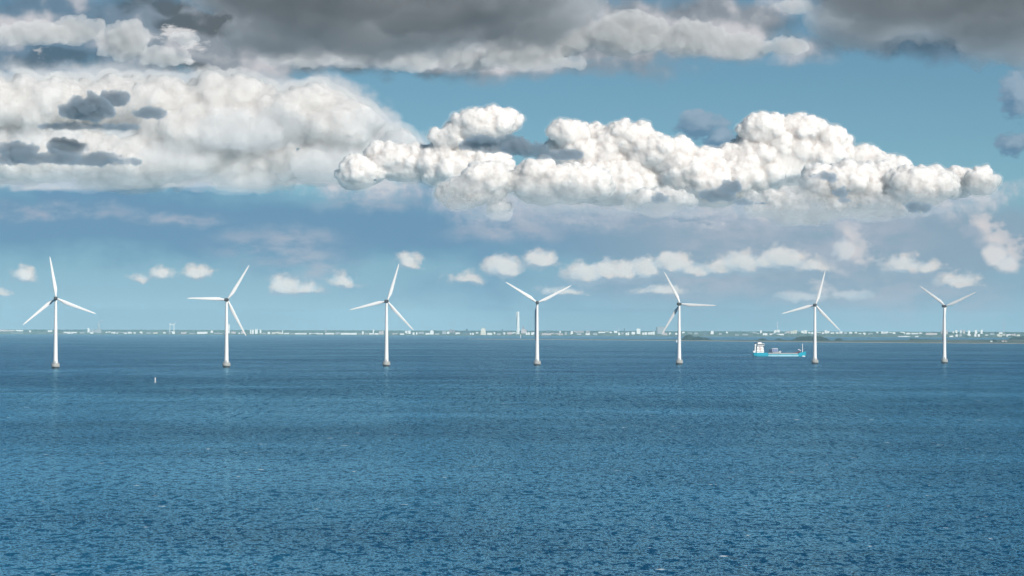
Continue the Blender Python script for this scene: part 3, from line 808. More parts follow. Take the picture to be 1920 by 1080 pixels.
# lesser blocks of the town
G = [(22, 44, 623.5, 625, 'g'), (150, 158, 622.6, 625.2, 'g'), (199, 217, 621.5, 625.4, 'w'), (219, 238, 623, 625.8, 'w'), (240, 247, 622.2, 625.3, 'w'), (250.5, 254.5, 622.6, 625.3, 'w'), (262, 267, 621.5, 625.4, 'w'),
     (275, 283, 623, 625.6, 'g'), (287, 296, 622.4, 625.6, 'y'), (306, 311, 622.4, 625.6, 'w'), (323, 328, 622, 625.8, 'w'), (340, 351, 621.5, 626, 'p'), (355, 366, 623.8, 626, 'g'), (395.2, 399.6, 619.6, 624, 'w'), (402, 417, 623.6, 626, 'g'),
     (434, 442, 621.5, 625.4, 'p'), (444, 450, 623.6, 626, 'w'), (452.5, 458, 621, 626.2, 'p'), (492, 499, 623.4, 626.3, 'g'), (502, 506.5, 622, 626.3, 'w'), (533, 543, 624, 626.5, 'w'), (545, 551, 624.4, 626.6, 'g'), (553, 575, 624.3, 626.8, 'w'),
     (580, 606, 624.2, 626.8, 'w'), (609.6, 612, 615.8, 622, 'g'), (610, 626.5, 624.1, 626.9, 'w'), (629, 637, 622.8, 627, 'g'), (672, 678, 624.8, 627, 'g'), (679, 682, 621, 627, 'w'), (684, 690, 624, 627, 'g'), (692, 698.5, 624.4, 627.3, 'w'), (702.5, 710, 624.4, 627.3, 'w'),
     (736, 746.5, 624, 627.3, 'p'), (750, 757.5, 624.6, 627.7, 'w'), (773.8, 777.2, 623, 627.5, 'w'), (780, 782.5, 622.5, 627.3, 'w'), (785, 795, 622, 626.3, 'g'), (798, 805.5, 624, 627.4, 'w'), (816, 824, 624.6, 627.5, 'g'), (829, 837, 620.5, 626.4, 'g'), (881, 883.6, 624, 627.5, 'w'),
     (885, 888.4, 624, 627.5, 'w'), (892.4, 896.6, 622.6, 627.4, 'w'), (914, 923, 623.8, 627.7, 'w'), (925.6, 928.6, 622.6, 626.6, 'w'), (932, 939, 624.6, 627.8, 'g'), (944, 947, 623, 627, 'w'), (951, 960, 622.4, 627, 'p'), (996, 1002, 622.6, 628, 'w'), (1049, 1051.6, 620.4, 624, 'w'),
     (1059, 1063, 622.2, 628, 'g'), (1065, 1069, 622.4, 628, 'd'), (1070, 1074.6, 620.6, 628, 'w'), (1082, 1090, 624.6, 628, 'g'), (1098, 1106, 624.6, 628.2, 'w'), (1112, 1120, 624, 628.3, 'g'), (1159, 1162.4, 623.4, 628.2, 'w'), (1165, 1169, 622.6, 627, 'g'), (1184, 1190.6, 622, 627, 'w'),
     (1254.5, 1258, 623, 628, 'w'), (1261, 1264, 622.4, 628, 'd'), (1266, 1270, 623.8, 627.5, 'w'), (1279, 1283.6, 621.8, 624.8, 'w'), (1290, 1297, 623.2, 626, 'g'), (1302, 1308, 623.6, 627, 'g'), (1318, 1326, 622.8, 628, 'd'), (1348, 1353, 624, 627.6, 'g'), (1361, 1364.8, 621.8, 625, 'w'),
     (1378, 1386, 626.4, 629, 'g'), (1392, 1402, 625.6, 628.6, 'g'), (1418.5, 1424.5, 625, 628, 'w'), (1430, 1438.8, 624.4, 628.6, 'w'), (1443, 1451, 625, 628.2, 'w'), (1471, 1473.6, 622, 627.5, 'g'), (1515, 1519.6, 622.6, 626.4, 'w'), (1521, 1525, 622.6, 626.2, 'w'),
     (1531, 1539, 622.8, 625.8, 'w'), (1541, 1545, 622.8, 626.4, 'w'), (1557, 1564, 623, 626.5, 'w'), (1567, 1572, 622.6, 625.6, 'w'), (1574, 1579.6, 621, 625, 'w'), (1582, 1588, 622, 626, 'g'), (1592, 1598, 621.6, 624.4, 'w'), (1602, 1607, 622.6, 625.6, 'w'), (1610, 1615, 624.6, 628, 'w'),
     (1618, 1623, 623.6, 627.6, 'w'), (1628, 1636, 624.4, 628, 'g'), (1643, 1646.6, 622, 625.4, 'w'), (1667, 1672, 622.8, 625.8, 'w'), (1673.4, 1679, 622.8, 626, 'w'), (1688, 1696.6, 622.6, 626.6, 'w'), (1699, 1706.4, 623.6, 626.8, 'w'), (1709, 1721.6, 623.6, 626.6, 'w'), (1723, 1728.4, 622.4, 624.8, 'w'),
     (1735, 1756.6, 624, 627.8, 'p'), (1684, 1706, 630, 632, 'w'), (1716, 1722, 629.8, 632, 'w'), (1780, 1787, 629, 632, 'w'), (1786, 1789.4, 620.6, 625.6, 'w'), (1791.6, 1795.4, 627, 631, 'w'), (1799, 1803, 626, 630.8, 'g'), (1814, 1819.4, 625.6, 631, 'w'), (1826.6, 1830.6, 626, 631, 'w'),
     (1833, 1837, 626, 631, 'w'), (1856, 1864, 624.6, 628, 'g'), (1906, 1912, 627, 631, 'y')]
for i, (x0, x1, yt, yb, k) in enumerate(G):
    c = (x0+x1)/2; seg = [q[2] for q in SEG if q[0] <= c < q[1]][0]
    wide = (x1-x0) > 2.4*(yb-yt)
    building(x0, x1, yt, yb, k, 'small %s %s block in the far town %s' % (KN[k], 'low' if wide else 'upright', seg),
             ('gable', 'flat', 'slabs')[i % 3] if wide else ('flat', 'tower')[i % 2], '%s %s town blocks %s' % (KN[k], 'low' if wide else 'upright', seg))

# tall twisted tower
def twisted_tower():
    D = far_pt(971, 627.4); s = D/FPX; zg = ground_z(D, 971)-.5
    t = empty('twisted_tower', ((971-960)*s, D, zg)); tag(t, 'tall slender white twisted tower rising alone from the far shore', 'tower')
    H = (627.4-584)*s+.5; w = 5.2*s/2
    nseg = 9
    for k in range(nseg):
        bm = bmesh.new(); rings = []
        z0 = H*k/nseg; z1 = H*(k+.90)/nseg
        for j in range(5):
            f = (k+j/4)/nseg; a = R(-20+90*f); z = z0+(z1-z0)*j/4
            off = 1.3*math.sin(f*math.pi*1.6)*1.6-3*(1-f)*.4
            ring = [(-.95, -.8), (.3, -1), (1, -.5), (1, .5), (.3, 1), (-.95, .8)]
            rings.append([(off+w*(px_*math.cos(a)-py_*math.sin(a)), w*(px_*math.sin(a)+py_*math.cos(a)), z) for px_, py_ in ring])
        loft(bm, rings); obj('segment', bm, FM['w'], t)
    bm = bmesh.new(); tube(bm, (0, 0, 0), (0, 0, H*.99), w*.8, n=16); obj('core', bm, FM['w'], t)
    bm = bmesh.new(); tube(bm, (w*1.25, -w*.5, 0), (w*1.1, -w*.3, H*.98), .8, n=6)
    for k in range(nseg): tube(bm, (w*1.2, -w*.4, H*(k+.5)/nseg), (w*.6, 0, H*(k+.5)/nseg), .5, n=5)
    obj('outer_spine', bm, M['white'], t)
twisted_tower()
def mast(px, yt, yb, label, r=1.2, name='radio_mast', mt=None, guy=False):
    D = far_pt(px, yb); s = D/FPX; zg = ground_z(D, px)-.5; H = (yb-yt)*s
    t = empty(name, ((px-960)*s, D, zg)); tag(t, label, 'mast')
    bm = bmesh.new(); tube(bm, (0, 0, 0), (0, 0, H), r, r*.6, n=8); obj('shaft', bm, mt or M['steel'], t)
    bm = bmesh.new()
    for f in (.55, .8): tube(bm, (0, 0, H*f), (0, 0, H*f+3), r*2.2, n=10)
    obj('platform', bm, mt or M['steel'], t)
mast(1457.6, 601.5, 624.5, 'tall thin white mast rising from the white block above the ship', 1.7, mt=M['white'])
mast(1881.2, 602, 626, 'left one of the tall twin masts at the far right', 1.1)
mast(1883.6, 603, 626, 'right one of the tall twin masts at the far right', 1.1)
mast(1341.5, 619, 626, 'short thin mast above the trees right of the islet', .7)
mast(1127, 616, 624, 'short faint mast above the long thin hall', .7)
mast(1160, 612.5, 626, 'thin faint mast left of the thin dark chimney', 1.0, mt=M['white'])
mast(1388, 618.5, 626, 'thin dark mast left of the ship above the wooded shore', .8, mt=M['navy'])
def church(px, yt, yb, label, k='p'):
    D = far_pt(px, yb); s = D/FPX; zg = ground_z(D, px)-.5; H = (yb-yt)*s
    t = empty('church', ((px-960)*s, D, zg)); tag(t, label, 'church')
    bm = bmesh.new(); box(bm, -4, 4, -4, 4, 0, H*.6); box(bm, 4, 24, -7, 7, 0, H*.3); obj('wall', bm, FM[k], t)
    bm = bmesh.new(); lathe(bm, [(5.2, H*.6), (.2, H)], 4); loft(bm, [[(4.1, -7.5, H*.3), (4.1, 7.5, H*.3), (4.1, 0, H*.45)], [(24.4, -7.5, H*.3), (24.4, 7.5, H*.3), (24.4, 0, H*.45)]]); obj('spire', bm, ROOFM[k], t)
church(981, 609.5, 625, 'pinkish pointed building between the twisted tower and the fourth turbine')
church(942, 615.5, 626, 'dark church spire left of the twisted tower', 'd')
building(977, 985.5, 616, 625, 'p', 'pinkish stepped block around the pointed building', 'stepped')
building(164.3, 167.6, 614, 624, 'w', 'white water tower left of the power plant', 'tower', name='water_tower', cat='water tower')
# smoking chimney
def chimney():
    D = far_pt(185, 623.5); s = D/FPX; zg = ground_z(D, 185)-.5; H = (623.5-605.5)*s
    t = empty('chimney', ((185.2-960)*s, D, zg)); tag(t, 'tall pale power plant chimney giving off a puff of smoke', 'chimney')
    bm = bmesh.new(); lathe(bm, [(5.6, 0), (4.8, H*.5), (4.4, H*.96)], 20); obj('stack', bm, M['concrete'], t, True)
    bm = bmesh.new(); lathe(bm, [(4.9, H*.96), (4.9, H)], 20); obj('rim', bm, M['steel'], t)
    m = mat('smoke'); g = NT(m.node_tree); g.n.remove(g.n['Principled BSDF'])
    pv = g.new('ShaderNodeVolumePrincipled'); pv.inputs['Color'].default_value = (.97, .97, 1, 1); pv.inputs['Density'].default_value = .12
    g.l.new(pv.outputs[0], g.n['Material Output'].inputs['Volume'])
    rnd = random.Random(4); bm = bmesh.new()
    for k in range(16):
        f = k/15; res = bmesh.ops.create_icosphere(bm, subdivisions=2, radius=1)
        c = Vector(((185.2-960)*s+2+f*20*f+rnd.uniform(-2, 2), D, zg+H+2+f*13)); r = 3.2+f*3.5
        for v in res['verts']: v.co = c+v.co*r*(1+.2*(rnd.random()-.5))
    tag(obj('smoke_puff', bm, m, None, True), 'small white puff of smoke drifting right from the pale chimney', 'smoke', kind='stuff')
chimney()
# harbour crane
def crane():
    D = far_pt(322, 625); s = D/FPX; zg = ground_z(D, 322)-.5
    t = empty('harbour_crane', ((322.5-960)*s, D, zg)); tag(t, 'pale harbour gantry crane with two tall legs and a raised jib', 'crane')
    H = (625-605.5)*s; w = 3.8*s
    for sx in (-1, 1):
        bm = bmesh.new()
        for yy in (-6, 6): tube(bm, (sx*w, yy, 0), (sx*w, yy, H), 2.2, 1.6, n=6)
        tube(bm, (sx*w, -6, H*.5), (sx*w, 6, H*.5), 1, n=6); obj('leg', bm, M['white'], t)
    bm = bmesh.new(); box(bm, -w-2, w+2, -7, 7, H*.80, H*.86); box(bm, -w-1.5, w+1.5, -6, 6, H*.10, H*.2); obj('crossbeam', bm, M['white'], t)
    bm = bmesh.new(); tube(bm, (w, 0, H*.86), (w+6.6*s, 0, H+4.2*s), 1.5, .8, n=6); obj('jib', bm, M['white'], t)
    bm = bmesh.new(); tube(bm, (-w, 0, H), (w, 0, H*.86), .9, n=6); obj('backstay', bm, M['white'], t)
crane()

# ---------------------------------------------------------------- heaped clouds, real bodies beyond the coast
import numpy as np
ICO = np.array([tuple(v) for v in ICO_V]); ICOF = np.array(ICO_F)
def sphere_mesh(name, C_, R_, mt, seed):
    rs = np.random.RandomState(seed); n = len(C_)
    nv = len(ICO)
    # every ball a little squashed and turned, so no two share an outline
    ang = rs.rand(n)*6.283; ca, sa = np.cos(ang)[:, None], np.sin(ang)[:, None]
    X = ICO[None, :, 0]*ca-ICO[None, :, 1]*sa; Y = ICO[None, :, 0]*sa+ICO[None, :, 1]*ca; Z = np.repeat(ICO[None, :, 2], n, 0)
    k = 1+.10*np.sin(4*X+ang[:, None]*3)*np.cos(5*Z+ang[:, None]*5)
    V = np.stack([C_[:, 0:1]+X*k*R_[:, 0:1], C_[:, 1:2]+Y*k*R_[:, 1:2], C_[:, 2:3]+Z*k*R_[:, 2:3]], -1).reshape(-1, 3)
    F = (ICOF[None]+(np.arange(n)*nv)[:, None, None]).reshape(-1, 3)
    me = bpy.data.meshes.new(name); me.vertices.add(len(V)); me.vertices.foreach_set('co', V.astype(np.float32).ravel())
    me.loops.add(F.size); me.loops.foreach_set('vertex_index', F.astype(np.int32).ravel())
    me.polygons.add(len(F)); me.polygons.foreach_set('loop_start', np.arange(0, F.size, 3, dtype=np.int32))
    me.polygons.foreach_set('use_smooth', np.ones(len(F), bool)); me.update(); me.materials.append(mt)
    return link(bpy.data.objects.new(name, me))
def heap(lst, D, seed, base_row, n1=26, n2=14, n3=0, rzk=.9, keep=-.25, rz=None, wobk=1):
    rs = np.random.RandomState(seed); px2m = D/FPX; Cs = []; Rs = []
    zb = CAMH+(Y0-base_row)*px2m
    def dirs(n):
        d = rs.normal(size=(n, 3)); d /= np.linalg.norm(d, axis=1)[:, None]
        d[:, 1] = -np.abs(d[:, 1])*.9+.1; d[:, 2] = np.where(d[:, 2] < keep, -d[:, 2], d[:, 2]); return d
    for (cx, cy, rx, ry) in lst:
        Dp = D+rs.uniform(-250, 250)
        c = np.array([(cx-960)*px2m, Dp, CAMH+(Y0-cy)*px2m]); rr = np.array([rx, min(rx, ry*1.3)*rzk, ry])*px2m
        if rz: rr[1] = rz
        Cs.append(c); Rs.append(rr*.86)
        nn = int(n1*max(1, rx/ry*.8))
        for d in dirs(nn):
            cc = c+d*rr*.80; q = min(rr)*rs.uniform(.24, .50); Cs.append(cc); Rs.append(np.array([q, q, q*.92]))
            for e in dirs(n2):
                c3 = cc+e*q*.88; q3 = q*rs.uniform(.22, .46); Cs.append(c3); Rs.append(np.array([q3, q3, q3]))
                for f in dirs(n3) if n3 else ():
                    q4 = q3*rs.uniform(.3, .5); Cs.append(c3+f*q3*.9); Rs.append(np.array([q4]*3))
    Cs = np.array(Cs); Rs = np.array(Rs)
    wob = (np.sin(Cs[:, 0]/900)*120+np.sin(Cs[:, 0]/310+1)*60)*wobk
    ok = Cs[:, 2] > zb+wob
    return Cs[ok], Rs[ok]
def cloud_mat(name, albedo, zb=None, span=500, amp=2.2, amax=1.0, nsc=.0022, thr=(-.1, 1.1), sss=90):
    m = mat(name); g = NT(m.node_tree); b = g.n['Principled BSDF']; geo = g.new('ShaderNodeNewGeometry')
    b.inputs['Base Color'].default_value = (*albedo, 1); b.inputs['Roughness'].default_value = 1; b.inputs['Specular IOR Level'].default_value = 0
    b.inputs['Subsurface Weight'].default_value = 1; b.inputs['Subsurface Scale'].default_value = sss; b.inputs['Subsurface Radius'].default_value = (1, 1, 1)
    x, y, z = g.xyz(geo.outputs['Position'])
    nn = g.mul(g.sub(g.noise(geo.outputs['Position'], nsc, 6, .6, dims='3D'), .5), amp)
    rag = nn if zb is None else g.add(g.mul(g.sub(z, zb), 1/span), nn)
    g.put(b.inputs['Alpha'], g.ss(rag, thr[0], thr[1], 0, amax))
    return m
def soften(o, vox=13, disp=48, rnd_=2):
    """fuse the balls into one skin, round off the seams and roughen it"""
    m_ = o.modifiers.new('fuse', 'REMESH'); m_.mode = 'VOXEL'; m_.voxel_size = vox; m_.use_smooth_shade = True
    m_ = o.modifiers.new('round', 'SMOOTH'); m_.factor = .5; m_.iterations = rnd_
    for size, k in ((300, disp), (110, disp*.55), (45, disp*.3)):
        tx = bpy.data.textures.new('billow', 'CLOUDS'); tx.noise_scale = size; tx.noise_depth = 3
        m_ = o.modifiers.new('roughen', 'DISPLACE'); m_.texture = tx; m_.texture_coords = 'GLOBAL'; m_.strength = k; m_.mid_level = .5
    return o
CM = cloud_mat('cloud_white', (.755, .70, .67), 1480, 620, sss=240)
C1 = [(905, 240, 62, 32), (950, 232, 26, 24), (850, 262, 52, 26), (770, 310, 84, 36), (672, 330, 50, 32), (870, 320, 100, 45), (720, 300, 44, 30),
          (1065, 256, 38, 26), (1110, 300, 90, 56), (1180, 266, 60, 34), (1240, 292, 66, 36), (1290, 330, 80, 50), (1140, 350, 110, 44),
          (1428, 246, 48, 34), (1505, 246, 44, 32), (1460, 300, 100, 62), (1556, 268, 30, 30), (1545, 300, 60, 46), (1400, 330, 80, 52), (1620, 300, 48, 26), (1660, 318, 52, 26), (1330, 350, 90, 46)]
C2 = [(905, 352, 62, 38), (870, 372, 54, 30), (935, 398, 26, 18), (900, 330, 30, 16), (1070, 350, 80, 40), (1010, 350, 60, 44), (1590, 356, 110, 48), (1660, 352, 60, 40), (1720, 356, 74, 38), (1790, 346, 58, 30), (1838, 344, 36, 26), (1500, 390, 120, 36), (1640, 390, 110, 26), (1240, 380, 70, 26)]
cs, rs_ = heap(C1, 46000, 21, 392)
tag(soften(sphere_mesh('cumulus_cloud', cs, rs_, CM, 1)), 'bright white heaped cloud bank with cauliflower tops right of the centre', 'cloud', kind='stuff')
cs, rs_ = heap(C2, 43500, 22, 398)
tag(soften(sphere_mesh('cumulus_cloud', cs, rs_, CM, 2)), 'lower lumps of heaped cloud in front of the bright white bank', 'cloud', kind='stuff')

def rowz(y, D): return CAMH+(Y0-y)*D/FPX
def mist_mat(name, col, dens, g_=0.0):
    m = mat(name); g = NT(m.node_tree); g.n.remove(g.n['Principled BSDF'])
    pv = g.new('ShaderNodeVolumePrincipled'); pv.inputs['Color'].default_value = (*col, 1)
    pv.inputs['Density'].default_value = dens; pv.inputs['Anisotropy'].default_value = g_
    g.l.new(pv.outputs[0], g.n['Material Output'].inputs['Volume']); return m
# the broad pale bank on the left, flat underneath
DB = 52000
B = [(20, 205, 140, 56), (190, 195, 140, 50), (300, 205, 110, 50), (420, 200, 110, 54), (560, 222, 110, 56), (640, 246, 76, 50), (690, 280, 70, 40), (400, 250, 150, 50), (80, 300, 180, 50), (280, 305, 160, 46),
     (450, 300, 140, 50), (600, 310, 100, 38), (-150, 240, 160, 100), (750, 266, 34, 20), (240, 330, 120, 30), (470, 335, 80, 24)]
cs, rs_ = heap(B, DB, 31, 385, 24, 10, keep=-.5, wobk=.2)
tag(soften(sphere_mesh('cloud_bank', cs, rs_, cloud_mat('cloud_pale', (.75, .70, .675), rowz(361, DB), 70, .8, .86, .0011, (-.3, .6), 800), 3), 28, 80, 4), 'broad pale cloud bank with a flat base at the left', 'cloud', kind='stuff')
VB = [(470, 250, 130, 44), (640, 315, 120, 42), (740, 285, 70, 46), (420, 345, 150, 22), (150, 345, 160, 20), (60, 260, 120, 20), (330, 290, 90, 24), (700, 235, 60, 30)]
cs, rs_ = heap(VB, 49000, 39, 700, 18, 7)
tag(soften(sphere_mesh('misty_cloud_veil', cs, rs_, mist_mat('cloud_veil', (.97, .97, 1), 1/900, -.3), 13), 30, 160), 'thin lilac mist softening the front of the pale cloud bank', 'cloud', kind='stuff')
# soft outer vapour round the solid-looking hearts of the heaped clouds
for lst_, D_, sd_, row_, kw_, sw_, den_ in ((C1, 46000, 21, 396, {}, 26, 1/420), (C2, 43500, 22, 402, {}, 24, 1/420), (B, DB, 31, 372, dict(n1=24, n2=10, keep=-.5, wobk=.2), 90, 1/520)):
    cs, rs_ = heap(lst_, D_, sd_, row_, **kw_)
    tag(soften(sphere_mesh('cloud_vapour', cs, rs_+sw_, mist_mat('cloud_vapour', (1, .985, .975), den_, -.45), 14), 26, 110, 2), 'thin vapour round the edges of the heaped clouds', 'cloud', kind='stuff')
# small fair-weather clouds low over the horizon
SM = [(46, 519, 19, 11), (300, 515, 18, 11), (268, 523, 13, 6), (370, 514, 24, 10), (535, 538, 28, 15), (570, 541, 32, 9), (640, 529, 28, 9), (940, 500, 30, 19), (965, 507, 24, 11), (1015, 487, 30, 14), (1095, 513, 36, 17), (1130, 506, 26, 16), (1168, 508, 22, 16), (1208, 503, 30, 19), (1258, 491, 32, 17), (1285, 503, 38, 12),
      (1330, 506, 24, 8), (1360, 500, 24, 14), (1390, 493, 38, 19), (1440, 490, 26, 13), (1468, 484, 40, 20), (1510, 496, 34, 10), (1688, 495, 32, 15), (1730, 500, 28, 9), (1798, 523, 32, 11), (765, 488, 16, 12), (1580, 470, 24, 20), (1886, 490, 22, 12), (1500, 556, 60, 9), (1600, 553, 50, 9), (1240, 543, 40, 7), (1050, 546, 36, 7), (880, 524, 30, 5)]
cs, rs_ = heap(SM, 62000, 33, 700, 20, 9)
tag(soften(sphere_mesh('fair_weather_cloud', cs, rs_, mist_mat('cloud_small', (1, .985, .975), 1/520, -.62), 5), 20, 150, 2), 'scattered small pale clouds low above the turbines', 'cloud', kind='stuff')
# high grey stratocumulus: its shaded underside spreads towards us, broken lit edges beyond
rsk = np.random.RandomState(9); Cd = []; Rd = []
for (xa, xb, ya, yb, n_) in ((430, 1040, 22500, 29000, 86), (500, 860, 28000, 31000, 26), (1600, 2150, 20000, 31000, 90), (190, 300, 22000, 25500, 8)):
    for k_ in range(n_):
        D_ = rsk.uniform(ya, yb); q_ = rsk.uniform(260, 620)
        c_ = np.array([(rsk.uniform(xa, xb)-960)/FPX*D_, D_, 2720+rsk.uniform(-60, 90)]); Cd.append(c_); Rd.append(np.array([q_, q_*1.5, q_*.36]))
        for _ in range(7):
            a_ = rsk.uniform(0, 6.283); w_ = q_*rsk.uniform(.18, .4)
            Cd.append(c_+np.array([math.cos(a_)*q_*.8*rsk.rand(), math.sin(a_)*q_*1.2*rsk.rand(), -q_*.26])); Rd.append(np.array([w_, w_*1.3, w_*.55]))
tag(soften(sphere_mesh('stratocumulus_cloud', np.array(Cd), np.array(Rd), mist_mat('cloud_heavy', (.80, .855, .92), 1/560, -.15), 11), 45, 260, 3), 'heavy dark grey cloud undersides along the top of the view', 'cloud', kind='stuff')
FB = [(235, 85, 50, 40), (300, 110, 60, 20), (560, 112, 90, 18), (660, 118, 60, 16), (760, 118, 70, 22), (870, 108, 110, 28), (980, 100, 80, 34), (1060, 70, 70, 44), (1180, 70, 90, 44), (1290, 78, 90, 36), (1380, 92, 80, 28), (1470, 92, 50, 22), (60, 70, 80, 26), (1490, 10, 46, 14), (1000, 120, 120, 18), (140, 60, 60, 26), (340, 72, 34, 13)]
cs, rs_ = heap(FB, 42000, 38, 146, 22, 10, keep=-.4, wobk=.3)
tag(soften(sphere_mesh('stratocumulus_cloud', cs, rs_, mist_mat('cloud_broken', (.98, .965, .965), 1/190, -.4), 12), 20, 130), 'broken lighter grey cloud edges below the dark cloud at the top', 'cloud', kind='stuff')
# scud drifting before the bright clouds, overhead shade put into its grey-blue colour
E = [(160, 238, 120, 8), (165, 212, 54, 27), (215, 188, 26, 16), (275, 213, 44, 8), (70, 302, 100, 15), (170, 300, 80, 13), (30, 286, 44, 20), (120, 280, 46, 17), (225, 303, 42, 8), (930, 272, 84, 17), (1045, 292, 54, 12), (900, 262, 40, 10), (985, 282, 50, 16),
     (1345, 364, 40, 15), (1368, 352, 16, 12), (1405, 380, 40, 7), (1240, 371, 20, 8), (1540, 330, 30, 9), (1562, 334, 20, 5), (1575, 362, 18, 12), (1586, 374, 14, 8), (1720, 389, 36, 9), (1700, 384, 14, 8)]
C3 = [(905, 396, 56, 24), (880, 350, 50, 20), (1040, 376, 90, 34), (1150, 384, 90, 28), (1290, 384, 110, 28), (1430, 390, 130, 24), (1570, 394, 150, 24), (1710, 382, 110, 26), (700, 348, 70, 14), (1830, 362, 50, 18), (1500, 352, 40, 30)]
cs, rs_ = heap(C3, 42000, 37, 700, 20, 9)
tag(soften(sphere_mesh('misty_cloud_base', cs, rs_, mist_mat('cloud_mist', (.98, .98, 1), 1/1000), 9), 16, 110), 'soft misty underside of the bright heaped cloud', 'cloud', kind='stuff')
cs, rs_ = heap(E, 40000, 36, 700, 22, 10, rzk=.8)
tag(soften(sphere_mesh('scud_cloud', cs, rs_, mist_mat('cloud_scud_shade', (.60, .74, .90), 1/62), 8), 15, 115), 'small dark grey-blue scraps of cloud drifting before the bright heaped cloud', 'cloud', kind='stuff')

# ---------------------------------------------------------------- the low island in front of the coast
front = [(880, 636.1), (1000, 636.7), (1200, 638.3), (1440, 640.9), (1560, 642.0), (1680, 643.0), (1920, 644.6), (2200, 645.5), (2600, 646)]
back = [(880, 635.9), (1000, 635.9), (1200, 636.6), (1440, 638.4), (1560, 638.6), (1680, 638.0), (1920, 636.8), (2200, 635.6), (2600, 636)]
def lerp_pts(p, x):
    for a, b in zip(p, p[1:]):
        if a[0] <= x <= b[0]: return a[1]+(b[1]-a[1])*(x-a[0])/(b[0]-a[0])
    return p[-1][1]
bm = bmesh.new(); cols = []
for px in range(880, 2601, 8):
    yf, yb = lerp_pts(front, px)+.12*math.sin(px*.07)+.1*math.sin(px*.19), lerp_pts(back, px)
    df, db = sea_dist(px, yf), sea_dist(px, yb); db = max(db, df+60); wd = db-df
    c = []
    for f, z in ((0, -.3), (.04, .5), (min(.5, 240/wd), 1.0), (.5, 1.3), (.96, 1.2), (1, -.3)):
        D = df+wd*f; c.append(bm.verts.new(((px-960)/FPX*D, D, z)))
    cols.append(c)
for a, b_ in zip(cols, cols[1:]):
    for k in range(5):
        f = bm.faces.new((a[k], b_[k], b_[k+1], a[k+1])); f.material_index = 0 if k < 2 else 1
tag(obj('island', bm, [ground_mat('sand', (.34, .31, .25), (.46, .42, .34), .02), ground_mat('salt_meadow', (.06, .09, .06), (.14, .14, .10), .006)]), kind='structure')
def grove(label, prof, seed, ybase, n=60, mt=None):
    rnd = random.Random(seed); rows = []
    x0, x1 = prof[0][0], prof[-1][0]
    D = sea_dist((x0+x1)/2, ybase); s = D/FPX
    for k in range(n):
        px = x0+(x1-x0)*(k+.5*rnd.random())/n
        yt = lerp_pts(prof, px)+rnd.uniform(-.1, 1.0); H = max(2.2, (ybase-yt)*s)
        Dk = D+rnd.uniform(-25, 25); w = rnd.uniform(3.5, 7)
        hz = H*.55
        rows.append((((px-960)/FPX*Dk, Dk, max(.5, H-hz)), min(w, H*.9), hz))
    woodland('woodland', label, rows, mt or M['leafdark'], seed)
grove('dark wooded islet humped at its left end, right of the islet turbine tower', [(1280, 635), (1286, 628.5), (1290, 626.8), (1297, 627.8), (1300, 630.5), (1312, 631.5), (1324, 632.5), (1332, 635.5), (1336, 637)], 11, 638.2, 70)
grove('largest dark wood on the island, behind the ship-side turbine', [(1480, 638), (1491, 635.5), (1496, 631.5), (1510, 630.2), (1538, 630.4), (1548, 633.5), (1556, 638)], 12, 639.4, 90)
grove('small round dark grove right of the ship-side turbine', [(1566, 638), (1570, 634), (1575, 634), (1579, 638)], 13, 639.4, 20)
grove('low dark scrub above the bridge of the ship', [(1416, 638), (1424, 635.2), (1432, 634.5), (1438, 637)], 14, 638.6, 26)
grove('thin low dark scrub between ship mast and large wood', [(1452, 637.4), (1461, 634.6), (1466, 636), (1474, 637)], 15, 638.6, 22)
grove('low dark scrub left of the rightmost turbine', [(1704, 636.5), (1709, 634), (1724, 635.5), (1744, 636), (1760, 637)], 16, 638.4, 40)
grove('dark wood cut off by the right edge of the picture', [(1893, 634), (1900, 630.8), (1920, 630), (1960, 629.5), (2010, 632)], 17, 637.6, 90)
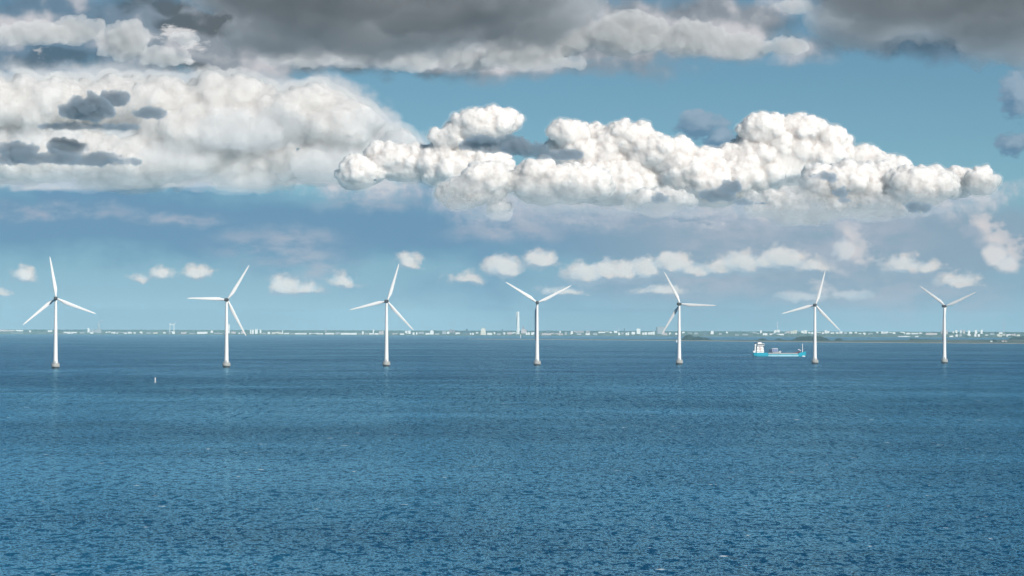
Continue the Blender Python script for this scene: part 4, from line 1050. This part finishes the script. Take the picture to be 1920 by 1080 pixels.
grove('dark bush beside the tiny white cottage on the island', [(1860.6, 641), (1863, 636.2), (1867, 636.2), (1869.4, 641)], 18, 641.2, 12)
grove('dark bush beside the tiny red-roofed cottages', [(1875, 641), (1878, 638), (1882, 638.5), (1884, 641)], 19, 641.2, 12)
grove('low dark scrub line along the island at the far right', [(1828, 640), (1848, 638.6), (1890, 640.4), (1912, 639)], 20, 640.8, 50)
def cottage(px, py, w, h_, k, label):
    D = sea_dist(px, py); t = empty('cottage', ((px-960)/FPX*D, D, .9)); tag(t, label, 'cottage')
    bm = bmesh.new(); box(bm, -w/2, w/2, -3, 3, 0, h_*.6); obj('wall', bm, FM['w'] if k == 'w' else FM['p'], t)
    bm = bmesh.new(); loft(bm, [[(-w/2-.3, -3.4, h_*.6), (-w/2-.3, 3.4, h_*.6), (-w/2-.3, 0, h_)], [(w/2+.3, -3.4, h_*.6), (w/2+.3, 3.4, h_*.6), (w/2+.3, 0, h_)]]); obj('roof', bm, ROOFM['w'] if k == 'w' else ROOFM['p'], t)
    bm = bmesh.new(); box(bm, w*.2, w*.2+.7, -.4, .4, h_*.7, h_*1.15); obj('chimney', bm, ROOFM['p'], t)
cottage(1858.6, 641.8, 6.5, 4.2, 'w', 'tiny white cottage on the island at the right')
cottage(1880.4, 641.4, 8, 5, 'p', 'tiny red-roofed cottage, left of two on the island')
cottage(1886, 641.6, 6, 4.2, 'p', 'tiny red-roofed cottage, right of two on the island')
cottage(1428.3, 637.9, 6.5, 4.5, 'w', 'tiny white cottage on the island above the bridge of the ship')

# ---------------------------------------------------------------- air
HAZE = 2.6e-5
if HAZE:
    bm = bmesh.new(); box(bm, -34000, 34000, -8000, 34000, -4, 215)
    hz = mat('haze'); g = NT(hz.node_tree); g.n.remove(g.n['Principled BSDF'])
    pv = g.new('ShaderNodeVolumePrincipled'); pv.inputs['Color'].default_value = (.45, .80, 1, 1)
    pv.inputs['Density'].default_value = HAZE; pv.inputs['Anisotropy'].default_value = -.3
    g.l.new(pv.outputs[0], g.n['Material Output'].inputs['Volume'])
    tag(obj('haze', bm, hz), kind='stuff')
